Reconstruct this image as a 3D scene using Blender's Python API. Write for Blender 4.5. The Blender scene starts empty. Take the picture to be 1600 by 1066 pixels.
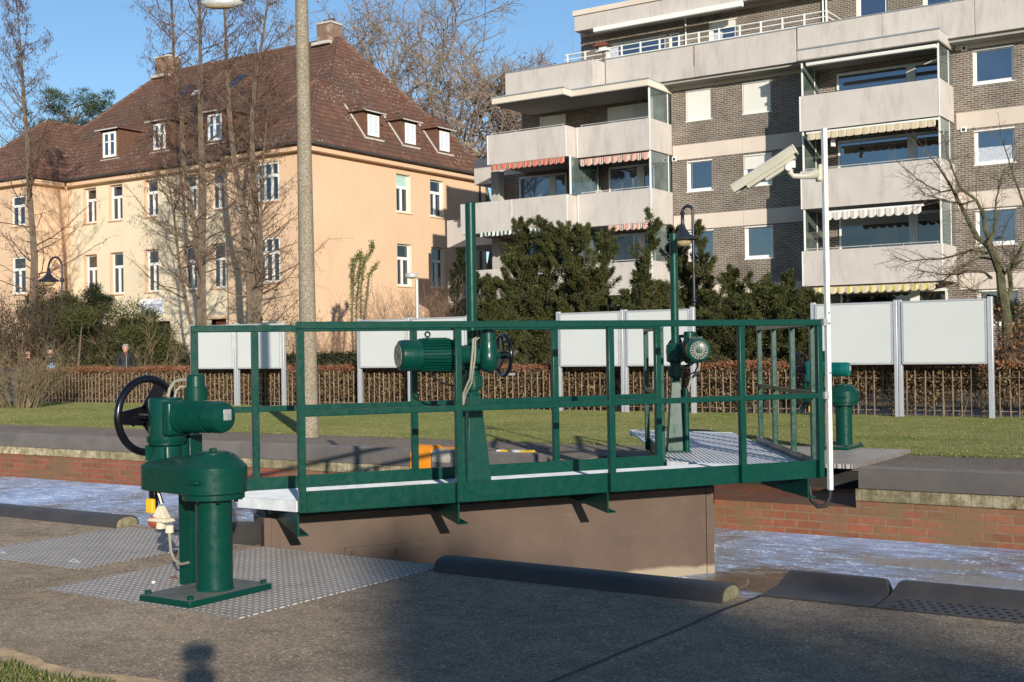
import bpy, bmesh, math, random
import numpy as np
from mathutils import Vector, Matrix
R = math.radians
SC = bpy.context.scene
COL = SC.collection
H = 1.4                                  # eye height above the lock side
# ------------------------------------------------------------------ camera
F = 1920.0
PI_, RO_, YAW_ = R(.445), R(.889), R(33.63)
_c, _s, _cp, _sp = math.cos(RO_), math.sin(RO_), math.cos(PI_), math.sin(PI_)
_Rz = np.array([[math.cos(YAW_), -math.sin(YAW_), 0], [math.sin(YAW_), math.cos(YAW_), 0], [0, 0, 1]])
CR = _Rz @ np.array([_c, _s * _sp, -_s * _cp])
CU = _Rz @ np.array([_s, -_c * _sp, _c * _cp])
CF = _Rz @ np.array([0, _cp, _sp])
O = np.array([0, 0, H])
def ray(x, y): return (x - 800) / F * CR - (y - 533) / F * CU + CF
def atz(x, y, z=0.0):
    d = ray(x, y); t = (z - H) / d[2]; return O + t * d
def aty(x, y, Y):
    d = ray(x, y); return O + Y / d[1] * d
def atx(x, y, X):
    d = ray(x, y); return O + X / d[0] * d
cam = bpy.data.cameras.new('camera'); co = bpy.data.objects.new('camera', cam); COL.objects.link(co)
co.matrix_world = Matrix(((CR[0], CU[0], -CF[0], 0), (CR[1], CU[1], -CF[1], 0), (CR[2], CU[2], -CF[2], H), (0, 0, 0, 1)))
cam.sensor_width = 36; cam.lens = F / 1600 * 36; cam.clip_start = .1; cam.clip_end = 3000
SC.camera = co
# ------------------------------------------------------------------ light
SUN = Vector((.745, -.667, 0)).normalized()
EL = R(13.4)
sd = Vector((SUN.x * math.cos(EL), SUN.y * math.cos(EL), math.sin(EL)))
sl = bpy.data.lights.new('sun', 'SUN'); sl.energy = 4.6; sl.angle = R(.53); sl.color = (1, .92, .80)
so = bpy.data.objects.new('sun', sl); COL.objects.link(so)
so.rotation_euler = sd.to_track_quat('Z', 'Y').to_euler()
so.location = (20, -20, 30)
w = bpy.data.worlds.new('World'); SC.world = w; w.use_nodes = True
nt = w.node_tree; nt.nodes.clear()
sk = nt.nodes.new('ShaderNodeTexSky'); sk.sky_type = 'NISHITA'; sk.sun_disc = False
sk.sun_elevation = EL; sk.sun_rotation = math.atan2(SUN.x, SUN.y)
sk.air_density = 1.0; sk.dust_density = .15; sk.ozone_density = 3.5; sk.altitude = 50
bg = nt.nodes.new('ShaderNodeBackground'); bg.inputs[1].default_value = .135
wo = nt.nodes.new('ShaderNodeOutputWorld')
nt.links.new(sk.outputs[0], bg.inputs[0]); nt.links.new(bg.outputs[0], wo.inputs[0])
SC.view_settings.view_transform = 'Standard'; SC.view_settings.look = 'None'
SC.view_settings.exposure = .18; SC.view_settings.gamma = 1
SC.render.engine = 'CYCLES'
SC.cycles.max_bounces = 6; SC.cycles.transparent_max_bounces = 8
SC.cycles.use_denoising = True

# ------------------------------------------------------------------ materials
class NT:
    """small helper round a material's node tree"""
    def __init__(s, name):
        s.m = bpy.data.materials.new(name); s.m.use_nodes = True
        s.t = s.m.node_tree; s.n = s.t.nodes
        s.b = s.n['Principled BSDF']
    def node(s, ty, **kw):
        n = s.n.new(ty)
        for k, v in kw.items():
            if k in n.inputs.keys(): n.inputs[k].default_value = v
            else: setattr(n, k, v)
        return n
    def link(s, a, b): s.t.links.new(a, b)
    def coord(s, kind='Object', scale=None, rot=None):
        tc = s.node('ShaderNodeTexCoord'); o = tc.outputs[kind]
        if scale or rot:
            mp = s.node('ShaderNodeMapping')
            if scale: mp.inputs['Scale'].default_value = scale
            if rot: mp.inputs['Rotation'].default_value = rot
            s.link(o, mp.inputs['Vector']); o = mp.outputs[0]
        return o
    def noise(s, vec, scale, detail=4, rough=.55):
        n = s.node('ShaderNodeTexNoise', Scale=scale, Detail=detail, Roughness=rough)
        if vec is not None: s.link(vec, n.inputs['Vector'])
        return n.outputs['Fac']
    def ramp(s, fac, *stops):
        n = s.node('ShaderNodeValToRGB'); e = n.color_ramp.elements
        while len(e) < len(stops): e.new(.5)
        for i, (p, c) in enumerate(stops):
            e[i].position = p
            e[i].color = (c, c, c, 1) if isinstance(c, (int, float)) else (*c[:3], 1)
        s.link(fac, n.inputs[0]); return n.outputs[0]
    def mix(s, fac, a, b, mode='MIX'):
        n = s.node('ShaderNodeMix', data_type='RGBA', blend_type=mode)
        for sock, v in ((n.inputs[0], fac), (n.inputs[6], a), (n.inputs[7], b)):
            if hasattr(v, 'is_linked') or hasattr(v, 'links'): s.link(v, sock)
            elif isinstance(v, (int, float)) and sock == n.inputs[0]: sock.default_value = v
            elif isinstance(v, (int, float)): sock.default_value = (v, v, v, 1)
            else: sock.default_value = (*v[:3], 1)
        return n.outputs[2]
    def math(s, op, a, b=0.0, clamp=False):
        n = s.node('ShaderNodeMath', operation=op); n.use_clamp = clamp
        for sock, v in ((n.inputs[0], a), (n.inputs[1], b)):
            if isinstance(v, (int, float)): sock.default_value = v
            else: s.link(v, sock)
        return n.outputs[0]
    def bump(s, height, strength=.3, dist=.01):
        n = s.node('ShaderNodeBump', Strength=strength, Distance=dist)
        s.link(height, n.inputs['Height']); s.link(n.outputs[0], s.b.inputs['Normal'])
        return n
    def set(s, diff=None, **kw):
        if diff is not None: s.b.inputs['Diffuse Roughness'].default_value = diff
        for k, v in kw.items():
            k = {'rough': 'Roughness', 'metal': 'Metallic', 'spec': 'Specular IOR Level', 'col': 'Base Color', 'coat': 'Coat Weight', 'trans': 'Transmission Weight', 'alpha': 'Alpha', 'sheen': 'Sheen Weight'}[k]
            if hasattr(v, 'links'): s.link(v, s.b.inputs[k])
            elif k == 'Base Color': s.b.inputs[k].default_value = (*v[:3], 1)
            else: s.b.inputs[k].default_value = v
        return s.m

def plain(name, col, rough=.5, metal=0, var=.25, scale=6.0, bump=0.0, bscale=60, spec=.5, coord='Object', dirt=None, diff=None):
    n = NT(name); c = n.coord(coord)
    f = n.noise(c, scale, 5)
    lo = tuple(x * (1 - var) for x in col); hi = tuple(min(1, x * (1 + var)) for x in col)
    cc = n.ramp(f, (.3, lo), (.7, hi))
    if dirt:
        g = n.noise(c, scale * 2.7, 8, .7)
        cc = n.mix(n.ramp(g, (.52, 0.0), (.72, 1.0)), cc, dirt)
    n.set(col=cc, rough=rough, metal=metal, spec=spec, diff=diff if diff is not None else (1.0 if rough >= .8 else .3))
    if bump: n.bump(n.noise(c, bscale, 4), bump, .01)
    return n.m

def facade_vec(n, swap=True):
    """(horizontal run, height) for any upright face: x on faces looking along y, y on faces looking along x"""
    tc = n.node('ShaderNodeTexCoord'); g = n.node('ShaderNodeNewGeometry')
    p = n.node('ShaderNodeSeparateXYZ'); n.link(g.outputs['Position'], p.inputs[0])
    q = n.node('ShaderNodeSeparateXYZ'); n.link(g.outputs['True Normal'], q.inputs[0])
    ax = n.math('ABSOLUTE', q.outputs[0]); ay = n.math('ABSOLUTE', q.outputs[1])
    k = n.math('GREATER_THAN', ax, ay)
    run = n.math('ADD', n.math('MULTIPLY', p.outputs[1], k), n.math('MULTIPLY', p.outputs[0], n.math('SUBTRACT', 1.0, k)))
    cb = n.node('ShaderNodeCombineXYZ'); n.link(run, cb.inputs[0]); n.link(p.outputs[2], cb.inputs[1])
    return cb.outputs[0], run, p.outputs[2], g.outputs['Position']

def brick(name, c1, c2, mortar, bw, bh, ms=.012, weather=None, rough=.85, bias=0.0):
    n = NT(name); v, run, z, pos = facade_vec(n)
    b = n.node('ShaderNodeTexBrick', Scale=1.0)
    b.inputs['Brick Width'].default_value = bw; b.inputs['Row Height'].default_value = bh
    b.inputs['Mortar Size'].default_value = ms; b.inputs['Mortar Smooth'].default_value = .15
    b.inputs['Bias'].default_value = bias
    b.inputs['Color1'].default_value = (*c1, 1); b.inputs['Color2'].default_value = (*c2, 1); b.inputs['Mortar'].default_value = (*mortar, 1)
    n.link(v, b.inputs['Vector'])
    col = b.outputs['Color']
    f = n.noise(pos, 1.3, 6, .65)
    col = n.mix(n.ramp(f, (.3, .0), (.75, .55)), col, tuple(x * .45 for x in c1))
    f2 = n.noise(pos, 14, 4)
    col = n.mix(.35, col, n.ramp(f2, (.3, .35), (.7, 1.0)), 'MULTIPLY')
    if weather:
        g = n.noise(pos, 2.1, 7, .7)
        col = n.mix(n.ramp(g, (weather[1], 0.0), (weather[1] + .14, weather[2])), col, weather[0])
    n.set(col=col, rough=rough, spec=.25)
    n.bump(n.math('SUBTRACT', 1.0, b.outputs['Fac']), .6, .008)
    return n.m

MT = {}
MT['green'] = (lambda n: (n.set(col=n.mix(n.ramp(n.noise(n.coord(), 3.5, 7, .7), (.35, 0.0), (.75, 1.0)), (.0018, .044, .030), (.0022, .050, .035)),
                               rough=n.ramp(n.noise(n.coord(), 16, 6), (.3, .2), (.7, .36)), spec=.3), n.bump(n.noise(n.coord(), 45, 3), .06, .004), n.m)[-1])(NT('green_paint'))
def _chipped():
    n = NT('chipped_green_paint'); c = n.coord()
    col = n.mix(n.ramp(n.noise(c, 3.0, 7, .7), (.35, 0.0), (.75, 1.0)), (.0018, .045, .031), (.0022, .051, .036))
    col = n.mix(n.ramp(n.noise(c, 30, 6, .7), (.715, 0.0), (.73, 1.0)), col, (.30, .36, .31))
    col = n.mix(n.ramp(n.noise(c, 11, 9, .8), (.70, 0.0), (.76, .8)), col, (.10, .04, .015))
    g = n.node('ShaderNodeNewGeometry'); q = n.node('ShaderNodeSeparateXYZ'); n.link(g.outputs['Normal'], q.inputs[0])
    dust = n.math('MULTIPLY', n.ramp(q.outputs[2], (.55, 0.0), (.95, .35)), n.ramp(n.noise(c, 5, 7, .7), (.4, .2), (.7, 1.0)))
    col = n.mix(dust, col, (.09, .11, .085))
    col = n.mix(n.ramp(n.noise(c, 2.2, 9, .75), (.6, 0.0), (.85, .2)), col, (.018, .045, .03))
    n.set(col=col, rough=n.ramp(n.noise(c, 20, 6), (.3, .2), (.7, .4)), spec=.3); n.bump(n.noise(c, 40, 3), .05, .004)
    return n.m
MT['green2'] = _chipped()
MT['greentop'] = plain('dusty_green_plate', (.095, .10, .085), .6, 0, .3, 9, .2)
MT['teal'] = plain('blue_green_paint', (.004, .12, .11), .35, 0, .12, 4, .05)
MT['black'] = plain('black_paint', (.006, .006, .009), .22, 0, .3, 9, .05)
MT['rubber'] = plain('dark_rubber', (.012, .012, .014), .6, 0, .3, 20, .2)
MT['galv'] = plain('galvanised_steel', (.58, .58, .55), .5, .25, .16, 22, .05, dirt=(.40, .39, .36))
MT['polewhite'] = plain('weathered_white_metal', (.74, .75, .68), .45, 0, .1, 18, .08, dirt=(.6, .6, .52))
MT['grate'] = plain('galvanised_grating', (.66, .68, .70), .5, .2, .15, 12, .1)
MT['alu'] = plain('brushed_aluminium', (.62, .63, .65), .38, .5, .06, 15)
MT['board'] = plain('white_board', (.585, .605, .59), .42, 0, .025, .9, 0, dirt=None)
MT['boardedge'] = plain('grimy_board_edge', (.56, .55, .47), .6, 0, .25, 9)
MT['cream'] = plain('cream_plastic', (.50, .475, .375), .4, 0, .06, 8, .03)
MT['darkwin'] = plain('dark_lens', (.01, .01, .012), .08)
MT['orange'] = plain('orange_plastic', (.72, .25, .008), .5, 0, .12, 7, .1, dirt=(.5, .17, .01))
MT['red'] = plain('faded_red_plastic', (.62, .11, .065), .5, 0, .15, 9)
MT['yellow'] = plain('yellow_plastic', (.75, .45, .02), .45, 0, .15, 9)
MT['beige'] = plain('beige_plastic', (.62, .56, .42), .5, 0, .1, 12)
MT['rust'] = plain('red_brown_cap', (.32, .07, .03), .6, 0, .3, 14)
MT['cable'] = plain('grey_cable', (.30, .28, .22), .6)
MT['grille'] = plain('dusty_grille', (.20, .20, .165), .6, .2, .4, 30)
MT['barkdark'] = plain('dark_bark', (.05, .036, .024), .9, 0, .4, 5, .4, 25)
MT['labelplate'] = plain('metal_nameplate', (.45, .45, .45), .4, .4, .2, 30)
def _gatebrown():
    n = NT('brown_gate_paint'); tc = n.coord('Object'); g = n.node('ShaderNodeNewGeometry')
    p = n.node('ShaderNodeSeparateXYZ'); n.link(g.outputs['Position'], p.inputs[0])
    col = n.mix(n.ramp(n.noise(tc, 1.6, 8, .65), (.3, 0.0), (.7, 1.0)), (.098, .066, .050), (.142, .097, .072))
    col = n.mix(n.ramp(n.noise(n.coord('Object', (1, 1, 2.2)), 26, 5, .75), (.70, 0.0), (.72, .9)), col, (.5, .48, .43))
    col = n.mix(n.ramp(n.noise(tc, 5.0, 8, .75), (.56, 0.0), (.75, .5)), col, (.075, .07, .03))
    zz = n.math('ADD', p.outputs[2], n.math('MULTIPLY', n.noise(tc, 2.4, 5), .12))
    mpr = n.node('ShaderNodeMapping'); mpr.inputs['Scale'].default_value = (7, 7, .5); n.link(g.outputs['Position'], mpr.inputs['Vector'])
    col = n.mix(n.ramp(n.noise(mpr.outputs[0], 1.2, 8, .75), (.57, 0.0), (.76, .55)), col, (.10, .05, .028))
    mps = n.node('ShaderNodeMapping'); mps.inputs['Scale'].default_value = (1.3, 1.3, 9); n.link(g.outputs['Position'], mps.inputs['Vector'])
    col = n.mix(n.ramp(n.noise(mps.outputs[0], 1.6, 7, .7), (.60, 0.0), (.72, .3)), col, (.26, .20, .15))
    wl = n.ramp(n.math('ADD', zz, 1.0), (.535, 1.0), (.565, 0.0))
    col = n.mix(wl, col, (.33, .27, .19))
    n.set(col=col, rough=.55, spec=.35); n.bump(n.noise(tc, 24, 4), .1, .004)
    return n.m
MT['gate'] = _gatebrown()
def _aggregate(name, c1, c2, c3, warm=(.2, .15, .09)):
    n = NT(name); c = n.coord('Object')
    big = n.noise(c, .8, 8, .62)
    col = n.mix(n.ramp(big, (.3, 0.0), (.7, 1.0)), c1, c2)
    v = n.node('ShaderNodeTexVoronoi', Scale=110.0); n.link(c, v.inputs['Vector'])
    sep = n.node('ShaderNodeSeparateColor'); n.link(v.outputs['Color'], sep.inputs[0])
    col = n.mix(n.ramp(sep.outputs[0], (.15, .35), (.85, 1.5)), col, col, 'MIX')
    k = n.ramp(sep.outputs[1], (0, .62), (.6, 1.0), (1.0, 1.35))
    col = n.mix(.9, col, k, 'MULTIPLY')
    fg = n.noise(c, 48, 5, .8)
    col = n.mix(.95, col, n.ramp(fg, (.30, .42), (.5, 1.0), (.70, 1.65)), 'MULTIPLY')
    md = n.noise(c, 7.5, 8, .75)
    col = n.mix(.85, col, n.ramp(md, (.32, .58), (.5, 1.0), (.68, 1.32)), 'MULTIPLY')
    col = n.mix(n.ramp(sep.outputs[2], (.975, 0.0), (.985, 1.0)), col, c3)
    st = n.noise(c, 2.3, 9, .75)
    col = n.mix(n.ramp(st, (.5, 0.0), (.72, .6)), col, warm)
    dk = n.noise(c, 1.7, 9, .75)
    col = n.mix(n.ramp(dk, (.56, 0.0), (.74, .55)), col, tuple(x * .45 for x in c1))
    n.set(col=col, rough=.85, spec=.3, diff=1.0)
    h = n.math('ADD', v.outputs['Distance'], n.math('MULTIPLY', fg, 2.2))
    n.bump(h, .8, .010)
    return n.m
MT['asphalt'] = _aggregate('exposed_aggregate_asphalt', (.225, .172, .124), (.37, .298, .222), (.56, .50, .42), (.35, .255, .155))
MT['farpath'] = _aggregate('gravelly_path', (.13, .108, .09), (.20, .168, .14), (.42, .38, .33), (.18, .14, .1))
MT['road'] = _aggregate('grey_pavement', (.13, .13, .13), (.2, .2, .2), (.3, .3, .3), (.16, .15, .14))
MT['sand'] = plain('sandy_edge', (.26, .19, .115), .9, 0, .35, 9, .6, 60)
def _lawn():
    n = NT('winter_lawn'); c = n.coord('Object')
    col = n.mix(n.ramp(n.noise(c, .45, 8, .65), (.35, 0.0), (.65, 1.0)), (.105, .125, .03), (.185, .18, .066))
    col = n.mix(n.ramp(n.noise(c, 2.6, 7, .7), (.5, 0.0), (.72, .7)), col, (.29, .25, .11))
    col = n.mix(.6, col, n.ramp(n.noise(c, 42, 4, .7), (.3, .45), (.7, 1.3)), 'MULTIPLY')
    n.set(col=col, rough=.9, spec=.15, diff=1.0); n.bump(n.noise(c, 60, 4, .7), .35, .03)
    return n.m
MT['lawn'] = _lawn()
def _blade(name, stops):
    n = NT(name); g = n.node('ShaderNodeNewGeometry')
    n.set(col=n.ramp(g.outputs['Random Per Island'], *stops), rough=.7, spec=.2)
    return n.m
MT['blades'] = _blade('grass_blades', ((0, (.075, .11, .022)), (.5, (.14, .165, .045)), (.8, (.23, .215, .085)), (1, (.33, .27, .13))))
MT['yew'] = _blade('yew_needles', ((0, (.022, .030, .009)), (.45, (.052, .064, .018)), (.85, (.098, .102, .032)), (1, (.17, .12, .055))))
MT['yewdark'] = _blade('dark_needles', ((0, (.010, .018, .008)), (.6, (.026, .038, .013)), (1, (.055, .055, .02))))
MT['pine'] = _blade('pine_needles', ((0, (.02, .04, .015)), (.6, (.05, .08, .03)), (1, (.09, .1, .04))))
MT['ivy'] = _blade('ivy_leaves', ((0, (.10, .12, .03)), (.6, (.20, .22, .07)), (1, (.30, .28, .11))))
MT['beech'] = _blade('withered_beech_leaves', ((0, (.06, .035, .018)), (.35, (.14, .08, .04)), (.75, (.235, .145, .075)), (.9, (.34, .25, .145)), (1, (.13, .15, .045))))
MT['russet'] = _blade('russet_hedge_top', ((0, (.16, .06, .03)), (.6, (.26, .11, .055)), (1, (.3, .16, .09))))
MT['catkin'] = _blade('catkins', ((0, (.05, .028, .02)), (.6, (.11, .06, .04)), (1, (.19, .11, .06))))
MT['dryleaf'] = _blade('dry_leaves', ((0, (.12, .05, .025)), (.6, (.24, .11, .05)), (1, (.33, .2, .1))))
MT['bark'] = plain('brown_bark', (.155, .115, .08), .9, 0, .35, 5, .6, 25)
MT['barkgreen'] = plain('mossy_bark', (.10, .095, .045), .9, 0, .4, 7, .5, 30)
MT['twig'] = plain('brown_twigs', (.125, .08, .055), .85, 0, .3, 3)
MT['planetwig'] = plain('plane_tree_bark', (.30, .235, .15), .85, 0, .45, .8)
MT['twigred'] = plain('reddish_twigs', (.30, .18, .115), .85, 0, .35, 3)
MT['twigpale'] = plain('pale_twigs', (.20, .15, .08), .85, 0, .4, 3)
def _kerb():
    n = NT('dark_kerb_steel'); c = n.coord('Object')
    col = n.mix(n.ramp(n.noise(c, 1.8, 8, .7), (.35, 0.0), (.7, 1.0)), (.095, .086, .082), (.145, .128, .118))
    col = n.mix(n.ramp(n.noise(c, 6, 9, .8), (.58, 0.0), (.74, .6)), col, (.15, .12, .09))
    col = n.mix(n.ramp(n.noise(c, 13, 2, .5), (.765, 0.0), (.775, 1.0)), col, (.6, .6, .57))
    n.set(col=col, rough=.6, spec=.4, diff=1.0); n.bump(n.noise(c, 25, 4), .12, .005)
    return n.m
MT['kerb'] = _kerb()
MT['kerbdark'] = (lambda n: (n.set(col=n.mix(n.ramp(n.noise(n.coord(), 2.5, 8, .7), (.35, 0.0), (.75, 1.0)), (.030, .029, .031), (.058, .052, .050)), rough=.55, spec=.45, diff=1.0), n.bump(n.noise(n.coord(), 30, 4), .15, .004), n.m)[-1])(NT('dark_kerb_plate'))
def _checker():
    n = NT('aluminium_tread_plate'); c = n.coord('Object')
    mp = n.node('ShaderNodeMapping'); mp.inputs['Scale'].default_value = (20, 20, 20); n.link(c, mp.inputs['Vector'])
    p = n.node('ShaderNodeSeparateXYZ'); n.link(mp.outputs[0], p.inputs[0])
    def frac(x): return n.math('FRACT', x)
    fx, fy = p.outputs[0], p.outputs[1]
    # basket weave of raised lentils: horizontal ones on even cells, vertical ones on odd cells
    cell = n.math('MODULO', n.math('ADD', n.math('ABSOLUTE', n.math('FLOOR', fx)), n.math('ABSOLUTE', n.math('FLOOR', fy))), 2.0)
    lx = n.math('ABSOLUTE', n.math('SUBTRACT', frac(fx), .5)); ly = n.math('ABSOLUTE', n.math('SUBTRACT', frac(fy), .5))
    def lent(a, b): return n.math('SUBTRACT', 1.0, n.math('ADD', n.math('MULTIPLY', a, 1.9), n.math('MULTIPLY', b, 5.0)), True)
    hgt = n.math('ADD', n.math('MULTIPLY', lent(lx, ly), cell), n.math('MULTIPLY', lent(ly, lx), n.math('SUBTRACT', 1.0, cell)))
    hh = n.ramp(hgt, (0.0, 0.0), (.3, 1.0))
    dirt = n.noise(c, 3.2, 8, .7)
    col = n.mix(n.ramp(dirt, (.35, 0.0), (.7, 1.0)), (.225, .20, .18), (.135, .118, .105))
    col = n.mix(hh, col, (.60, .58, .56))  # raised lentils coloured paler as a painted highlight
    n.set(col=col, rough=n.mix(hh, (.5,) * 3, (.3,) * 3), metal=.25, spec=.5, diff=1.0)
    n.bump(hh, .9, .008)
    return n.m
MT['checker'] = _checker()
def _ice():
    n = NT('frozen_canal_ice'); c = n.coord('Object')
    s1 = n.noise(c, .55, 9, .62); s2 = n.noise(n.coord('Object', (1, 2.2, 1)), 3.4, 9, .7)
    snow_sky = n.math('ADD', n.math('MULTIPLY', s1, .62), n.math('MULTIPLY', s2, .5))
    col = n.ramp(snow_sky, (.42, (.10, .10, .095)), (.50, (.15, .18, .23)), (.60, (.21, .28, .44)), (.70, (.34, .43, .61)), (.77, (.66, .72, .82)))  # blue steps paint the mirrored sky, white ones the snow dust
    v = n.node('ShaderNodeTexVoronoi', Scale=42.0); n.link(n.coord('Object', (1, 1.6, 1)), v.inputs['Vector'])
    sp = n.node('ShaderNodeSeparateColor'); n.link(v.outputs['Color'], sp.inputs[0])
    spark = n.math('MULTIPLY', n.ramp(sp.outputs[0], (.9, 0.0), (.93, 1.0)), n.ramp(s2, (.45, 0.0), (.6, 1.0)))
    col = n.mix(spark, col, (.92, .93, .95))  # white flecks painted as glints on the ice
    g = n.node('ShaderNodeNewGeometry'); pp = g.outputs['Position']
    def patch(x, y, rx, ry, soft, cc, amt):
        mp = n.node('ShaderNodeMapping'); mp.inputs['Location'].default_value = (-x / rx, -y / ry, 0); mp.inputs['Scale'].default_value = (1 / rx, 1 / ry, 0); n.link(pp, mp.inputs['Vector'])
        ln = n.node('ShaderNodeVectorMath', operation='LENGTH'); n.link(mp.outputs[0], ln.inputs[0])
        dd = n.math('ADD', ln.outputs['Value'], n.math('MULTIPLY', n.math('SUBTRACT', s2, .5), soft))
        return n.mix(n.ramp(dd, (.55, amt), (1.0, 0.0)), col, cc)
    col = patch(-4.0, 9.9, .75, .9, 1.0, (.085, .055, .028), .95); col = patch(-3.1, 11.3, .8, .3, .5, (.20, .195, .185), .85); col = patch(-2.3, 10.7, .75, .32, .5, (.20, .195, .185), .85); col = patch(-11, 9.2, 1.6, .4, .6, (.18, .18, .19), .7)
    cr = n.node('ShaderNodeTexVoronoi', feature='DISTANCE_TO_EDGE', Scale=.55); mpc = n.node('ShaderNodeVectorMath', operation='ADD'); n.link(pp, mpc.inputs[0])
    nz = n.node('ShaderNodeTexNoise', Scale=1.5, Detail=5.0); n.link(pp, nz.inputs['Vector']); n.link(nz.outputs['Color'], mpc.inputs[1]); n.link(mpc.outputs[0], cr.inputs['Vector'])
    col = n.mix(n.ramp(cr.outputs['Distance'], (.002, .22), (.007, 0.0)), col, (.5, .54, .6))
    n.set(col=col, rough=n.ramp(snow_sky, (.42, .10), (.58, .42)), spec=.5, diff=1.0)
    n.bump(n.math('ADD', s2, n.math('MULTIPLY', n.noise(c, 22, 6, .7), .5)), .45, .05)
    return n.m
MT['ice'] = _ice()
MT['brickred'] = brick('red_clinker_brick', (.42, .135, .08), (.25, .105, .06), (.30, .225, .155), .27, .088, .009, ((.19, .13, .07), .46, .85))
MT['brickapt'] = brick('dark_clinker_brick', (.135, .108, .09), (.25, .205, .165), (.52, .45, .37), .235, .074, .014, None, .8, -.05)
def _coping():
    n = NT('mossy_coping_stone'); v, run, z, pos = facade_vec(n)
    col = n.ramp(n.noise(pos, 9, 9, .75), (.32, (.085, .078, .045)), (.46, (.27, .23, .14)), (.56, (.44, .385, .265)), (.7, (.52, .47, .36)))
    big = n.ramp(n.noise(pos, .55, 4), (.42, 0.0), (.6, .6)); col = n.mix(big, col, (.13, .12, .065))
    b = n.node('ShaderNodeTexBrick', Scale=1.0); n.link(v, b.inputs['Vector'])
    for k_, v_ in (('Brick Width', .098), ('Row Height', .5), ('Mortar Size', .006), ('Mortar Smooth', .6)): b.inputs[k_].default_value = v_
    col = n.mix(n.math('MULTIPLY', b.outputs['Fac'], .55), col, (.13, .11, .075))
    n.set(col=col, rough=.95, spec=.15, diff=1.0); n.bump(n.noise(pos, 22, 8, .75), .9, .02)
    return n.m
MT['coping'] = _coping()
MT['darkwall'] = plain('dark_stone_and_shade', (.03, .028, .026), .8, 0, .4, 3, .4)  # near-black heel post colour, also painted shade in niche, passage and interiors
def _concrete():
    n = NT('weathered_concrete_panel'); v, run, z, pos = facade_vec(n)
    col = n.mix(n.ramp(n.noise(pos, .9, 7, .6), (.35, 0.0), (.7, 1.0)), (.545, .495, .45), (.61, .56, .515))
    mp = n.node('ShaderNodeMapping'); mp.inputs['Scale'].default_value = (1.5, 1.5, .35); n.link(pos, mp.inputs['Vector'])
    st = n.noise(mp.outputs[0], 1.6, 8, .75)
    col = n.mix(n.ramp(st, (.49, 0.0), (.74, .6)), col, (.32, .285, .24))
    mp2 = n.node('ShaderNodeMapping'); mp2.inputs['Scale'].default_value = (4, 4, .45); n.link(pos, mp2.inputs['Vector'])
    col = n.mix(n.ramp(n.noise(mp2.outputs[0], 1.3, 6, .7), (.70, 0.0), (.78, .7)), col, (.15, .13, .11))
    n.set(col=col, rough=.85, spec=.3); n.bump(n.noise(pos, 30, 4), .15, .004)
    return n.m
MT['concrete'] = _concrete()
MT['band'] = plain('beige_concrete_band', (.66, .58, .50), .8, 0, .07, .8, .05, coord='Object')
MT['soffit'] = plain('grey_soffit', (.40, .385, .35), .8, 0, .08, 1)
MT['fascia'] = plain('cream_fascia', (.70, .63, .53), .7, 0, .06, 1)
MT['zinc'] = plain('zinc_flashing', (.34, .36, .38), .5, .3, .1, 2)
def _plaster(name, c):
    n = NT(name); g = n.node('ShaderNodeNewGeometry'); p = g.outputs['Position']
    col = n.mix(n.ramp(n.noise(p, .35, 7, .6), (.3, 0.0), (.7, 1.0)), tuple(x * .93 for x in c), tuple(min(1, x * 1.05) for x in c))
    mp = n.node('ShaderNodeMapping'); mp.inputs['Scale'].default_value = (2.5, 2.5, .25); n.link(p, mp.inputs['Vector'])
    col = n.mix(n.ramp(n.noise(mp.outputs[0], 1.0, 7, .7), (.52, 0.0), (.8, .35)), col, tuple(x * .72 for x in c))
    n.set(col=col, rough=.9, spec=.2); n.bump(n.noise(p, 22, 5), .15, .006)
    return n.m
MT['peach'] = _plaster('peach_plaster', (.76, .53, .35))
MT['yellowplaster'] = _plaster('pale_yellow_plaster', (.80, .675, .48))
MT['reveal'] = _plaster('salmon_window_surround', (.72, .48, .31))
MT['frame'] = plain('white_window_frame', (.80, .80, .76), .4, 0, .05, 4)
MT['shutter'] = (lambda n: (n.set(col=(.78, .77, .71), rough=.5), n.bump(n.math('FRACT', n.math('MULTIPLY', (lambda g: (lambda p: (n.link(g.outputs['Position'], p.inputs[0]), p.outputs[2])[-1])(n.node('ShaderNodeSeparateXYZ')))(n.node('ShaderNodeNewGeometry')), 18.0)), .5, .012), n.m)[-1])(NT('roller_shutter'))
def _pane(name, c, refl=.45, tint=(.75, .85, 1.0)):
    n = NT(name); g = n.node('ShaderNodeNewGeometry'); p = g.outputs['Position']
    col = n.ramp(n.noise(p, 1.1, 3), (.35, tuple(x * .5 for x in c)), (.65, c))
    n.set(col=col, rough=.05, spec=.6)
    gl = n.node('ShaderNodeBsdfGlossy', Roughness=.02); gl.inputs['Color'].default_value = (*tint, 1)
    mx = n.node('ShaderNodeMixShader'); mx.inputs[0].default_value = refl
    n.link(n.b.outputs[0], mx.inputs[1]); n.link(gl.outputs[0], mx.inputs[2])
    n.link(mx.outputs[0], n.n['Material Output'].inputs[0])
    bp = n.node('ShaderNodeBump', Strength=.012, Distance=.05); n.link(n.noise(p, .9, 2), bp.inputs['Height'])
    n.link(bp.outputs[0], gl.inputs['Normal'])
    return n.m
MT['pane'] = _pane('window_glass', (.022, .026, .034), .26)
MT['panedark'] = _pane('dim_window_glass', (.014, .013, .013), .1)
MT['curtain'] = plain('net_curtain', (.50, .54, .60), .9, 0, .2, 14)
MT['glassgreen'] = _pane('greenish_glass_screen', (.16, .21, .19), .22)
MT['tile'] = None
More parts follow.
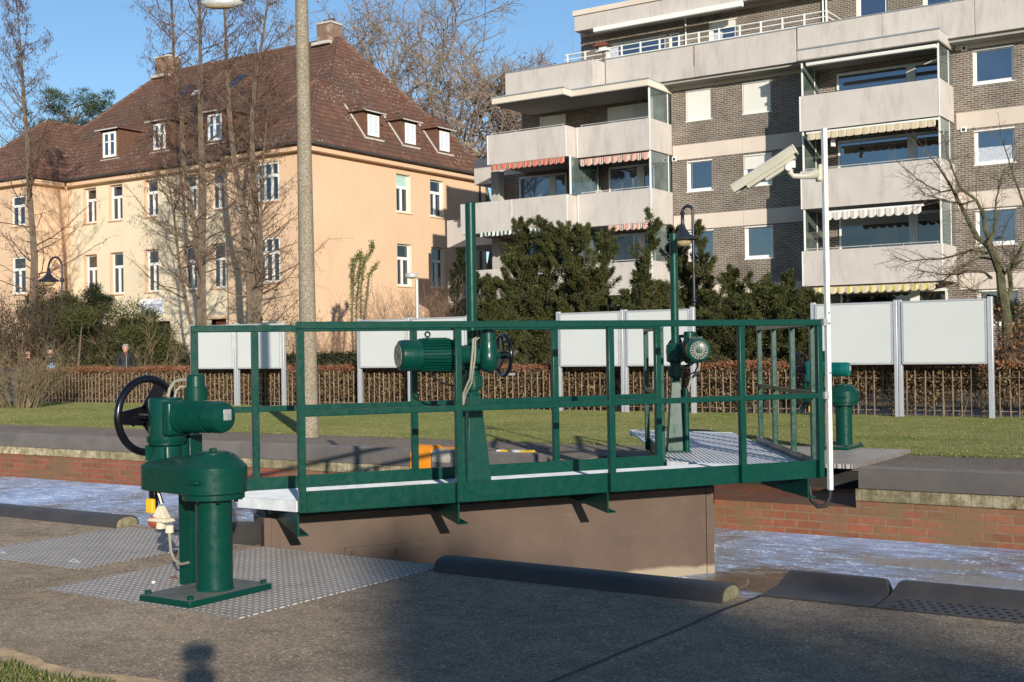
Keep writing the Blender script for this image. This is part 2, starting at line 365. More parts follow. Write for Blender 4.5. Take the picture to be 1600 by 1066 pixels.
def _tile():
    n = NT('brown_roof_tiles'); v, run, z, pos = facade_vec(n)
    row = n.math('MULTIPLY', z, 4.2); fr = n.math('FRACT', row)
    rid = n.math('FLOOR', row)
    cx = n.math('MULTIPLY', run, 3.6); fx = n.math('FRACT', cx)
    rnd = n.node('ShaderNodeTexWhiteNoise', noise_dimensions='2D'); cb = n.node('ShaderNodeCombineXYZ')
    n.link(n.math('FLOOR', cx), cb.inputs[0]); n.link(rid, cb.inputs[1]); n.link(cb.outputs[0], rnd.inputs['Vector'])
    col = n.mix(rnd.outputs['Value'], (.165, .078, .050), (.235, .118, .078))
    col = n.mix(n.ramp(n.noise(pos, .5, 8, .65), (.4, 0.0), (.7, .8)), col, (.115, .082, .060))
    col = n.mix(n.ramp(fr, (0.0, .95), (.22, 0.0)), col, (.05, .03, .022))
    vo = n.node('ShaderNodeTexVoronoi', Scale=5.2); n.link(pos, vo.inputs['Vector'])
    spk = n.math('MULTIPLY', n.ramp(vo.outputs['Distance'], (.16, 1.0), (.22, 0.0)), n.ramp(n.noise(pos, .42, 6), (.47, 0.0), (.60, 1.0)))
    col = n.mix(spk, col, (.55, .53, .48))
    n.set(col=col, rough=.8, spec=.25)
    h = n.math('ADD', n.math('MULTIPLY', fr, -1.0), n.math('MULTIPLY', n.math('SINE', n.math('MULTIPLY', fx, 6.283)), .06))
    n.bump(h, 1.0, .05)
    return n.m
MT['tile'] = _tile()
MT['tileshingle'] = plain('brown_dormer_cladding', (.13, .066, .042), .8, 0, .25, 5, .3, 30)
MT['lead'] = plain('lead_flashing', (.50, .48, .44), .7, 0, .35, 12)
MT['gutter'] = plain('dark_gutter', (.06, .055, .05), .5, .2, .3, 6)
MT['lampblack'] = plain('anthracite_lamp_paint', (.028, .03, .04), .35, .2, .2, 10)
MT['lampglass'] = plain('amber_lamp_glass', (.42, .34, .2), .2)
def _pole():
    n = NT('exposed_aggregate_pole'); c = n.coord('Object')
    v = n.node('ShaderNodeTexVoronoi', Scale=62.0); n.link(c, v.inputs['Vector'])
    sp = n.node('ShaderNodeSeparateColor'); n.link(v.outputs['Color'], sp.inputs[0])
    col = n.ramp(sp.outputs[0], (0, (.20, .16, .115)), (.5, (.31, .26, .19)), (1, (.44, .385, .30)))
    col = n.mix(n.ramp(n.noise(c, 3, 5), (.4, 0.0), (.7, .35)), col, (.2, .15, .09))
    n.set(col=col, rough=.9, spec=.2); n.bump(v.outputs['Distance'], .8, .012)
    return n.m
MT['pole'] = _pole()
MT['stakewood'] = plain('bleached_fence_stakes', (.22, .165, .11), .85, 0, .4, 6)
MT['soil'] = plain('dark_soil', (.05, .038, .026), .95, 0, .4, 3, .5)
MT['skin'] = plain('skin', (.56, .30, .21), .55, 0, .08, 20)
MT['hair'] = plain('grey_hair', (.30, .29, .29), .7, 0, .3, 60)
MT['coat'] = plain('black_coat', (.016, .014, .018), .75, 0, .3, 20, .2)
MT['coatbrown'] = plain('dark_red_coat', (.06, .02, .018), .8, 0, .3, 20, .2)
MT['scarf'] = plain('brown_scarf', (.16, .06, .045), .9, 0, .4, 40)
MT['trouser'] = plain('dark_trousers', (.02, .022, .03), .8, 0, .2, 20)
MT['bag'] = plain('pale_blue_bag', (.32, .46, .6), .5, 0, .3, 16, .3)
MT['shoe'] = plain('black_shoes', (.012, .011, .01), .5)
MT['wood'] = plain('red_brown_wood', (.22, .06, .03), .6, 0, .3, 8)
MT['banner'] = plain('white_banner', (.78, .80, .84), .6, 0, .03, 3)
MT['ink'] = plain('blue_print', (.02, .05, .22), .6, 0, .1, 10)
MT['chimney'] = brick('old_chimney_brick', (.33, .15, .08), (.26, .13, .08), (.34, .3, .24), .25, .08, .014, ((.45, .4, .34), .52, .8))
MT["curtain2"] = _pane("curtained_glass", (.16, .19, .24), .22)
MT["white"] = plain('white_paint', (.8, .8, .78), .5, 0, .06, 4)
def stripes(name, cols, scale):
    n = NT(name); g = n.node('ShaderNodeNewGeometry'); p = n.node('ShaderNodeSeparateXYZ'); n.link(g.outputs['Position'], p.inputs[0])
    f = n.math('FRACT', n.math('MULTIPLY', p.outputs[0], scale))
    r = n.node('ShaderNodeValToRGB'); r.color_ramp.interpolation = 'CONSTANT'; e = r.color_ramp.elements
    while len(e) < len(cols): e.new(.5)
    for i, (q, c) in enumerate(cols): e[i].position = q; e[i].color = (*c, 1)
    n.link(f, r.inputs[0]); n.set(col=r.outputs[0], rough=.8)
    return n.m
MT['awn_red'] = stripes('red_striped_awning', ((0, (.62, .17, .11)), (.55, (.62, .45, .36)), (.62, (.10, .05, .04)), (.72, (.62, .45, .36)), (.8, (.12, .06, .05)), (.9, (.62, .3, .22))), 2.6)
MT['awn_pink'] = stripes('pink_striped_awning', ((0, (.66, .38, .30)), (.5, (.66, .58, .5)), (.6, (.13, .09, .08)), (.68, (.66, .58, .5)), (.78, (.13, .09, .08)), (.88, (.66, .38, .30))), 2.4)
MT['awn_green'] = stripes('green_white_awning', ((0, (.74, .74, .7)), (.52, (.05, .1, .07))), 5.0)
MT['awn_beige'] = stripes('beige_awning', ((0, (.62, .52, .36)), (.8, (.52, .43, .3))), 2.6)
MT['awn_stripe'] = stripes('white_grey_awning', ((0, (.74, .70, .64)), (.55, (.55, .5, .44))), 5.5)
MT['awn_yellow'] = stripes('yellow_edged_awning', ((0, (.68, .58, .32)), (.3, (.62, .5, .34)), (.8, (.5, .48, .1))), 2.7)
MT['wallboard'] = stripes('yellow_white_marker', ((0, (.7, .7, .66)), (.5, (.75, .48, .03))), 3.2)
# ------------------------------------------------------------------ mesh helpers
ORG = {}                                  # world origin of each unrotated thing, so its parts can be given in world metres
class MB:
    def __init__(s, tf=None): s.v = []; s.f = []; s.tf = tf
    def add(s, vs, fs):
        o = len(s.v)
        s.v += [tuple(s.tf(*p)) if s.tf else tuple(p) for p in vs]
        s.f += [tuple(i + o for i in f) for f in fs]
        return s
    def box(s, x0, x1, y0, y1, z0, z1):
        return s.add([(x0, y0, z0), (x1, y0, z0), (x1, y1, z0), (x0, y1, z0), (x0, y0, z1), (x1, y0, z1), (x1, y1, z1), (x0, y1, z1)],
                     [(0, 3, 2, 1), (4, 5, 6, 7), (0, 1, 5, 4), (1, 2, 6, 5), (2, 3, 7, 6), (3, 0, 4, 7)])
    def prism(s, poly, z0, z1, top=None):
        n = len(poly); top = top or poly
        vs = [(x, y, z0) for x, y in poly] + [(x, y, z1) for x, y in top]
        return s.add(vs, [tuple(range(n))[::-1], tuple(range(n, 2 * n))] + [(i, (i + 1) % n, n + (i + 1) % n, n + i) for i in range(n)])
    def xprism(s, poly, x0, x1):            # poly in (y, z), run along x
        n = len(poly); vs = [(x0, y, z) for y, z in poly] + [(x1, y, z) for y, z in poly]
        return s.add(vs, [tuple(range(n)), tuple(range(n, 2 * n))[::-1]] + [(i, n + i, n + (i + 1) % n, (i + 1) % n) for i in range(n)])
    def yprism(s, poly, y0, y1):            # poly in (x, z), run along y
        n = len(poly); vs = [(x, y0, z) for x, z in poly] + [(x, y1, z) for x, z in poly]
        return s.add(vs, [tuple(range(n)), tuple(range(n, 2 * n))[::-1]] + [(i, n + i, n + (i + 1) % n, (i + 1) % n) for i in range(n)])
    def tube(s, pts, rad, n=8, caps=True):
        pts = [Vector(p) for p in pts]
        if not isinstance(rad, (list, tuple)): rad = [rad] * len(pts)
        vs = []; prev = None
        for i, p in enumerate(pts):
            d = (pts[min(i + 1, len(pts) - 1)] - pts[max(i - 1, 0)]).normalized()
            if prev is None:
                a = d.cross(Vector((0, 0, 1)))
                if a.length < .05: a = d.cross(Vector((1, 0, 0)))
            else: a = prev - d * prev.dot(d)
            a.normalize(); b = d.cross(a); prev = a
            for k in range(n):
                t = 2 * math.pi * k / n
                vs.append(p + (a * math.cos(t) + b * math.sin(t)) * rad[i])
        fs = [(i * n + k, i * n + (k + 1) % n, (i + 1) * n + (k + 1) % n, (i + 1) * n + k) for i in range(len(pts) - 1) for k in range(n)]
        if caps: fs += [tuple(range(n))[::-1], tuple(range((len(pts) - 1) * n, len(pts) * n))]
        return s.add(vs, fs)
    def lathe(s, prof, c=(0, 0, 0), n=24, axis='z', sx=1, sy=1):   # prof: (radius, height) pairs
        vs = []
        for r, h in prof:
            for k in range(n):
                t = 2 * math.pi * k / n; a, b = r * math.cos(t) * sx, r * math.sin(t) * sy
                q = {'z': (a, b, h), 'x': (h, a, b), 'y': (b, h, a)}[axis]
                vs.append((c[0] + q[0], c[1] + q[1], c[2] + q[2]))
        m = len(prof)
        fs = [(i * n + k, i * n + (k + 1) % n, (i + 1) * n + (k + 1) % n, (i + 1) * n + k) for i in range(m - 1) for k in range(n)]
        fs += [tuple(range(n))[::-1], tuple(range((m - 1) * n, m * n))]
        return s.add(vs, fs)
    def cyl(s, c, r, h, n=20, axis='z'): return s.lathe([(r, 0), (r, h)], c, n, axis)
    def torus(s, c, R_, r, axis='x', n=40, m=10):
        vs = []
        for i in range(n):
            t = 2 * math.pi * i / n
            for k in range(m):
                q = 2 * math.pi * k / m; rr = R_ + r * math.cos(q); h = r * math.sin(q)
                a, b = rr * math.cos(t), rr * math.sin(t)
                p = {'z': (a, b, h), 'x': (h, a, b), 'y': (b, h, a)}[axis]
                vs.append((c[0] + p[0], c[1] + p[1], c[2] + p[2]))
        return s.add(vs, [(i * m + k, ((i + 1) % n) * m + k, ((i + 1) % n) * m + (k + 1) % m, i * m + (k + 1) % m) for i in range(n) for k in range(m)])
    def quad(s, *p): return s.add(p, [tuple(range(len(p)))])
    def ell(s, c, rx, ry, rz, n=14, m=9):
        prof = [(math.sin(math.pi * i / (m - 1)) + 1e-4, -math.cos(math.pi * i / (m - 1))) for i in range(m)]
        vs = [(c[0] + r * math.cos(2 * math.pi * k / n) * rx, c[1] + r * math.sin(2 * math.pi * k / n) * ry, c[2] + h * rz) for r, h in prof for k in range(n)]
        return s.add(vs, [(i * n + k, i * n + (k + 1) % n, (i + 1) * n + (k + 1) % n, (i + 1) * n + k) for i in range(m - 1) for k in range(n)] + [tuple(range(n))[::-1], tuple(range((m - 1) * n, m * n))])
    def build_each(s, name, *a, **k):
        """every connected piece becomes an object of its own"""
        par = list(range(len(s.v)))
        def find(i):
            while par[i] != i: par[i] = par[par[i]]; i = par[i]
            return i
        for f in s.f:
            for q in f[1:]: par[find(q)] = find(f[0])
        groups = {}
        for f in s.f: groups.setdefault(find(f[0]), []).append(f)
        out = []
        for fs in groups.values():
            ids = sorted({i for f in fs for i in f}); m = {i: j for j, i in enumerate(ids)}
            b = MB(); b.v = [s.v[i] for i in ids]; b.f = [tuple(m[i] for i in f) for f in fs]; out.append(b.build(name, *a, **k))
        return out
    def build(s, name, mat, parent=None, bevel=0, smooth=35, recalc=True, seg=2):
        o_ = ORG.get(parent.name, (0, 0, 0)) if parent is not None else (0, 0, 0)
        me = bpy.data.meshes.new(name)
        me.from_pydata([(p[0] - o_[0], p[1] - o_[1], p[2] - o_[2]) for p in s.v], [], s.f)
        if recalc:
            bm = bmesh.new(); bm.from_mesh(me); bmesh.ops.recalc_face_normals(bm, faces=bm.faces); bm.to_mesh(me); bm.free()
        me.materials.append(MT[mat] if isinstance(mat, str) else mat)
        o = bpy.data.objects.new(name, me); COL.objects.link(o)
        if parent is not None:
            o.parent = parent; ORG[o.name] = o_
        if smooth:
            me.polygons.foreach_set('use_smooth', [True] * len(me.polygons)); me.set_sharp_from_angle(angle=R(smooth))
        if bevel:
            b = o.modifiers.new('bevel', 'BEVEL'); b.width = bevel; b.segments = seg; b.limit_method = 'ANGLE'; b.angle_limit = R(35)
            b.harden_normals = False
        return o
def tag(o, label=None, cat=None, group=None, kind=None):
    if label: o['label'] = label
    if cat: o['category'] = cat
    if group: o['group'] = group
    if kind: o['kind'] = kind
    return o
def thing(name, loc, label, cat, group=None, rz=0.0):
    o = bpy.data.objects.new(name, None); COL.objects.link(o); o.empty_display_size = .3
    o.location = loc; o.rotation_euler = (0, 0, rz); tag(o, label, cat, group)
    if rz == 0: ORG[o.name] = tuple(loc)
    return o
def local_thing(name, loc, label, cat, group=None, rz=0.0):      # parts are given in the thing's own frame
    o = thing(name, loc, label, cat, group, rz); ORG[o.name] = (0, 0, 0); return o
def copy_tree(o, parent=None):
    c = o.copy(); COL.objects.link(c)
    ORG[c.name] = ORG.get(o.name, (0, 0, 0))
    if parent is not None: c.parent = parent
    for ch in list(o.children): copy_tree(ch, c)
    return c
def structure(mb, name, mat, **kw): return tag(mb.build(name, mat, None, **kw), kind='structure')
def quick(name, V, Fc, mat, parent=None, smooth=False):           # numpy arrays straight to a mesh; Fc is (n, 3 or 4)
    o_ = np.array(ORG.get(parent.name, (0, 0, 0))) if parent is not None else np.zeros(3)
    me = bpy.data.meshes.new(name); V = np.asarray(V, dtype=np.float32) - o_.astype(np.float32); n, k = Fc.shape
    me.vertices.add(len(V)); me.vertices.foreach_set('co', V.ravel())
    me.loops.add(n * k); me.loops.foreach_set('vertex_index', Fc.ravel().astype(np.int32))
    me.polygons.add(n); me.polygons.foreach_set('loop_start', np.arange(0, n * k, k, dtype=np.int32))
    if smooth: me.polygons.foreach_set('use_smooth', np.ones(n, dtype=bool))
    me.update(calc_edges=True); me.validate()
    me.materials.append(MT[mat]); o = bpy.data.objects.new(name, me); COL.objects.link(o)
    if parent is not None: o.parent = parent; ORG[o.name] = tuple(o_)
    return o
def leaves(name, P, D, L, W, mat, parent=None, seed=0, curl=.0):
    """rhombic leaves / needle sprays at P, pointing along D"""
    g = np.random.default_rng(seed); P = np.asarray(P, float); D = np.asarray(D, float); n = len(P)
    D = D / (np.linalg.norm(D, axis=1, keepdims=True) + 1e-9)
    A = np.cross(D, g.normal(size=(n, 3))); A /= np.linalg.norm(A, axis=1, keepdims=True) + 1e-9
    L = np.broadcast_to(np.asarray(L, float), (n,))[:, None] * g.uniform(.65, 1.3, (n, 1)); W = np.broadcast_to(np.asarray(W, float), (n,))[:, None] * g.uniform(.7, 1.25, (n, 1))
    N = np.cross(D, A)
    V = np.stack([P, P + D * L * .45 + A * W * .5 + N * L * curl, P + D * L, P + D * L * .45 - A * W * .5 + N * L * curl], 1).reshape(-1, 3)
    return quick(name, V, np.arange(4 * n).reshape(n, 4), mat, parent)
def segmesh(name, S, mat, parent=None, n=3):
    """S: rows x0 y0 z0 x1 y1 z1 r0 r1 -> thin prisms, one per twig segment"""
    S = np.asarray(S, float); p0, p1 = S[:, :3], S[:, 3:6]; d = p1 - p0
    d /= np.linalg.norm(d, axis=1, keepdims=True) + 1e-9
    up = np.where(np.abs(d[:, 2:3]) > .9, np.array([[1., 0, 0]]), np.array([[0, 0, 1.]]))
    a = np.cross(d, up); a /= np.linalg.norm(a, axis=1, keepdims=True) + 1e-9; b = np.cross(d, a)
    V = []
    for e, r in ((p0, S[:, 6:7]), (p1, S[:, 7:8])):
        for k in range(n):
            t = 2 * math.pi * k / n; V.append(e + (a * math.cos(t) + b * math.sin(t)) * r)
    V = np.stack(V, 1).reshape(-1, 3); base = np.arange(len(S))[:, None] * 2 * n
    Fs = np.concatenate([base + np.array([[k, (k + 1) % n, n + (k + 1) % n, n + k]]) for k in range(n)])
    return quick(name, V, Fs, mat, parent, True)
def hull2(c1, r1, c2, r2, n=28):
    pts = [(c[0] + r * math.cos(2 * math.pi * k / n), c[1] + r * math.sin(2 * math.pi * k / n)) for c, r in ((c1, r1), (c2, r2)) for k in range(n)]
    pts = sorted(set(pts))
    def half(ps):
        h = []
        for p in ps:
            while len(h) > 1 and (h[-1][0] - h[-2][0]) * (p[1] - h[-2][1]) - (h[-1][1] - h[-2][1]) * (p[0] - h[-2][0]) <= 0: h.pop()
            h.append(p)
        return h
    a, b = half(pts), half(pts[::-1]); return a[:-1] + b[:-1]

# ------------------------------------------------------------------ the setting
YE = 6.74            # lock-side edge of the near wall
YW = 12.5            # face of the far wall
ZW = -.585            # ice level
def sheet(name, poly, z, mat, sub=0):
    mb = MB(); mb.quad(*[(x, y, z) for x, y in poly]); return structure(mb, name, mat, smooth=0)
# near lock side: asphalt with the gate recess cut out of its edge, grass behind it
structure(MB().prism([(-140, 3.40), (120, 3.40), (120, YE), (-2.70, YE), (-2.70, 6.44), (-7.32, 6.44), (-7.32, YE), (-140, YE)], -.06, 0), 'pavement', 'asphalt', smooth=0)
g0 = MB(); g0.box(-140, 120, -300, 3.40, -.08, -.012); structure(g0, 'near_grass_ground', 'lawn', smooth=0)
random.seed(5)
pts = [(-12 + i * .12, 3.53 + .04 * math.sin(i * .7) + random.uniform(-.012, .012)) for i in range(160)]
mb = MB()
for (xa, ya), (xb, yb) in zip(pts, pts[1:]): mb.quad((xa, 3.2, .004), (xb, 3.2, .004), (xb, yb, .004), (xa, ya, .004))
structure(mb, 'sandy_ground', 'sand', smooth=0)
g = np.random.default_rng(3); n = 26000
P = np.c_[g.uniform(-6.5, -2.0, n), 3.42 - np.abs(g.normal(0, .42, n)), np.full(n, -.01)]
P = P[P[:, 1] < 3.425 - .06 * np.abs(np.sin(P[:, 0] * 5))]
D = g.normal(0, .5, (len(P), 3)); D[:, 2] = 1
tag(leaves('grass', P, D, .042, .008, 'blades', seed=4), kind='stuff')
# ice, far banks
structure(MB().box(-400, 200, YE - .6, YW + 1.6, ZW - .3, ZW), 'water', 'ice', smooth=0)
structure(MB().prism([(-400, YW + .42), (-7.95, YW + .42), (-7.95, 14.1), (-4.09, 14.1), (-4.09, YW + .42), (200, YW + .42), (200, 15.75), (-400, 15.75)], -.06, 0), 'canal_path', 'farpath', smooth=0)
structure(MB().box(-400, 200, 15.75, 24.3, -.08, .012), 'lawn', 'lawn', smooth=0)
structure(MB().box(-400, 200, 24.3, 27.4, -.08, .004), 'pavement', 'road', smooth=0)
structure(MB().box(-1500, 1200, 27.4, 1500, -.08, .012), 'garden_ground', 'soil', smooth=0)
structure(MB().box(-1500, -140, -300, YE, -.1, -.02).box(120, 1200, -300, YE, -.1, -.02), 'far_ground', 'lawn', smooth=0)
g = np.random.default_rng(8); n = 60000
P = np.c_[g.uniform(-36, -2, n), 15.7 + 8.6 * g.random(n) ** 1.3, np.full(n, .0)]
P[:, 1] += .12 * np.sin(P[:, 0] * 2.1) + .06 * np.sin(P[:, 0] * 7.3)
D = g.normal(0, .6, (n, 3)); D[:, 2] = 1
tag(leaves('lawn_grass', P, D, .034, .013, 'blades', seed=9), kind='stuff')
# the lock walls (things): far wall with coping and recess, near wall
t = thing('lock_wall', (-4, YW, ZW), 'red brick wall of the far canal side under a pale mossy coping', 'wall')
mb = MB()
for a, b in ((-400, -7.95), (-4.09, 200)): mb.box(a, b, YW, YW + .45, -1.6, -.20)
mb.box(-7.95, -4.09, YW, YW + 1.75, -1.6, -.275)
mb.build('brickwork', 'brickred', t, smooth=0)
mb = MB()
for a, b in ((-400, -7.95), (-4.09, 200)): mb.box(a, b, YW - .025, YW + .44, -.20, -.075)
mb.build('coping', 'coping', t, bevel=.008)
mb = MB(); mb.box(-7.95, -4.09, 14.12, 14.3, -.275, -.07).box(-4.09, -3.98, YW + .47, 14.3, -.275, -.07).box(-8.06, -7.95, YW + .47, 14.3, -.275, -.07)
mb.build('recess_lining', 'darkwall', t, smooth=0)  # dark tone stands in for the shade inside the niche
t = thing('lock_wall', (-4, YE, ZW), 'near wall of the lock below the asphalt edge', 'wall')
MB().box(-140, -7.32, YE - .5, YE - .03, -1.6, -.065).box(-7.32, -2.70, 5.9, 6.41, -1.6, -.065).box(-2.70, 120, YE - .5, YE - .03, -1.6, -.065).build('brickwork', 'brickred', t, smooth=0)
# kerbs: one rounded steel hump per piece
def hump(y0, y1, h, n=9):
    return [(y0, .001)] + [((y0 + y1) / 2 - math.cos(math.pi * i / n) * (y1 - y0) / 2 * .98, .006 + h * math.sin(math.pi * i / n) ** .7) for i in range(1, n)] + [(y1, .001)]
def near_kerb(x0, x1, label, fill=True, dy=0.0):
    t = thing('kerb', ((x0 + x1) / 2, 6.65, 0), label, 'kerb', 'kerbs on the near lock side')
    MB().xprism(hump(6.55 + dy, 6.80 + dy, .085), x0, x1).build('kerb_hump', 'kerbdark', t, smooth=50)
    if fill: MB().xprism([(y * .86 + (6.675 + dy) * .14, z * .86) for y, z in hump(6.55 + dy, 6.80 + dy, .085)], x0 - .006, x1 + .006).build('kerb_infill', 'coping', t, smooth=0)
    return t
near_kerb(-60, -8.28, 'rounded dark kerb at the left, ending beside the rear tread plate')
near_kerb(-4.76, -2.79, 'rounded dark kerb in front of the brown gate, with a stone-filled end', True, -.335)
def lip_kerb(x0, x1, label, knobs):
    t = thing('kerb', ((x0 + x1) / 2, 6.7, 0), label, 'kerb', 'kerbs on the near lock side')
    e = .035
    prof = [(6.50, .002), (6.50, .010), (6.76, .022), (6.80, .045), (6.83, .085), (6.86, .098), (6.89, .085), (6.90, .002)]
    mb = MB(); n = len(prof)
    for i in range(1):
        vs = [(x0, y, z) for y, z in prof] + [(x1, y, z) for y, z in prof]
        # the upturned lip is rounded off at both ends
        vs = [(x + ((.05 if z > .09 else .03 if z > .07 else .008) if (x == x0 and z > .04) else (-(.05 if z > .09 else .03 if z > .07 else .008) if (x == x1 and z > .04) else 0)), y, z) for x, y, z in vs]
        mb.add(vs, [tuple(range(n)), tuple(range(n, 2 * n))[::-1]] + [(k, n + k, n + (k + 1) % n, (k + 1) % n) for k in range(n)])
    mb.build('kerb_plate', 'kerbdark', t, smooth=50)
    if knobs:
        mb = MB()
        for i in range(int((min(x1, 2) - x0) / .055)):
            for j in range(4): mb.lathe([(.014, 0), (.009, .004)], (x0 + .09 + i * .055 + (j % 2) * .027, 6.54 + j * .055, .0115 + j * .0024), 8)
        mb.build('tread_studs', 'rubber', t)
lip_kerb(-2.68, -2.045, 'smooth dark kerb plate with upturned lip, left of the studded one', False)
lip_kerb(-2.035, 1.2, 'studded dark kerb plate with upturned lip at the right edge', True)
t = thing('kerb', (-14, 12.6, 0), 'long dark kerb along the far canal edge left of the footbridge', 'kerb', 'kerbs on the far canal side')
fp = [(YW - .045, -.070), (YW - .045, .095), (YW - .03, .135), (YW + .02, .152), (YW + .10, .150), (YW + .30, .045), (YW + .43, .004), (YW + .43, -.070)]
mb = MB(); x = -7.96; random.seed(2)
while x > -46:
    mb.xprism(fp, x - 2.37, x); x -= 2.38
mb.xprism(fp, -300, x)
mb.build('kerb_steel', 'kerb', t, bevel=.006)
t = thing('kerb', (0, 12.6, 0), 'long dark kerb along the far canal edge at the right', 'kerb', 'kerbs on the far canal side')
MB().xprism(fp, -4.05, 160).build('kerb_steel', 'kerb', t, bevel=.006)
# tread plates
def plate(x0, x1, y0, y1, z, label, grips=(), name='tread_plate'):
    t = thing(name, ((x0 + x1) / 2, (y0 + y1) / 2, 0), label, 'metal plate', 'tread plates on the lock side')
    MB().box(x0, x1, y0, y1, .001, z).build('plate', 'checker', t, bevel=.003)
    for gx, gy, a in grips:
        d = (.055, .012) if a else (.012, .055)
        mb = MB().box(gx - d[0], gx + d[0], gy - d[1], gy + d[1], z, z + .0025)
        mb.tube([(gx - d[0] * .8, gy, z + .004), (gx, gy, z + .018), (gx + d[0] * .8, gy, z + .004)], .004, 6)
        mb.build('lifting_handle', 'alu', t)
    return t
plate(-6.48, -4.83, 4.60, 6.42, .008, 'aluminium tread plate under the front green gate machine')
plate(-8.22, -6.88, 5.14, 6.62, .007, 'aluminium tread plate with lifting handles at the left, behind the machine', [(-7.15, 5.32, 1), (-7.95, 5.3, 1), (-7.15, 6.35, 1)])
plate(-6.3, -4.49, 13.70, 15.95, .05, 'grey tread plate under the far green gate machine')
# a joint across the asphalt
mb = MB(); a, b = atz(1190, 930), atz(860, 1066)
d = np.array([b[0] - a[0], b[1] - a[1]]); d /= np.linalg.norm(d); nrm = np.array([-d[1], d[0]])
pv = []
for i in range(13):
    q = a[:2] + (b[:2] - a[:2]) * 1.2 * i / 12 + nrm * random.uniform(-.008, .008); pv.append(q)
for p, q in zip(pv, pv[1:]): mb.quad((*(p - nrm * .012), .003), (*(q - nrm * .012), .003), (*(q + nrm * .012), .003), (*(p + nrm * .012), .003))
structure(mb, 'pavement_gap', 'rubber', smooth=0)
# litter on the plate
random.seed(4)
for (px, py, lab, m, r) in ((240, 912, 'white pebble on the tread plate left of the machine', 'white', .011), (272, 905, 'curled dry leaf beside the green post on the plate', 'dryleaf', .02)):
    p = atz(px, py, .01)
    if m == 'white': tag(MB().ell((p[0], p[1], .018), r, r * 1.2, r * .8).build('pebble', m), lab, 'pebble')
    else:
        mb = MB(); mb.add([(p[0] - .03, p[1] - .01, .012), (p[0], p[1] - .025, .03), (p[0] + .035, p[1], .015), (p[0], p[1] + .02, .034)], [(0, 1, 3), (1, 2, 3)])
        tag(mb.build('dry_leaf', m, smooth=0), lab, 'leaf')
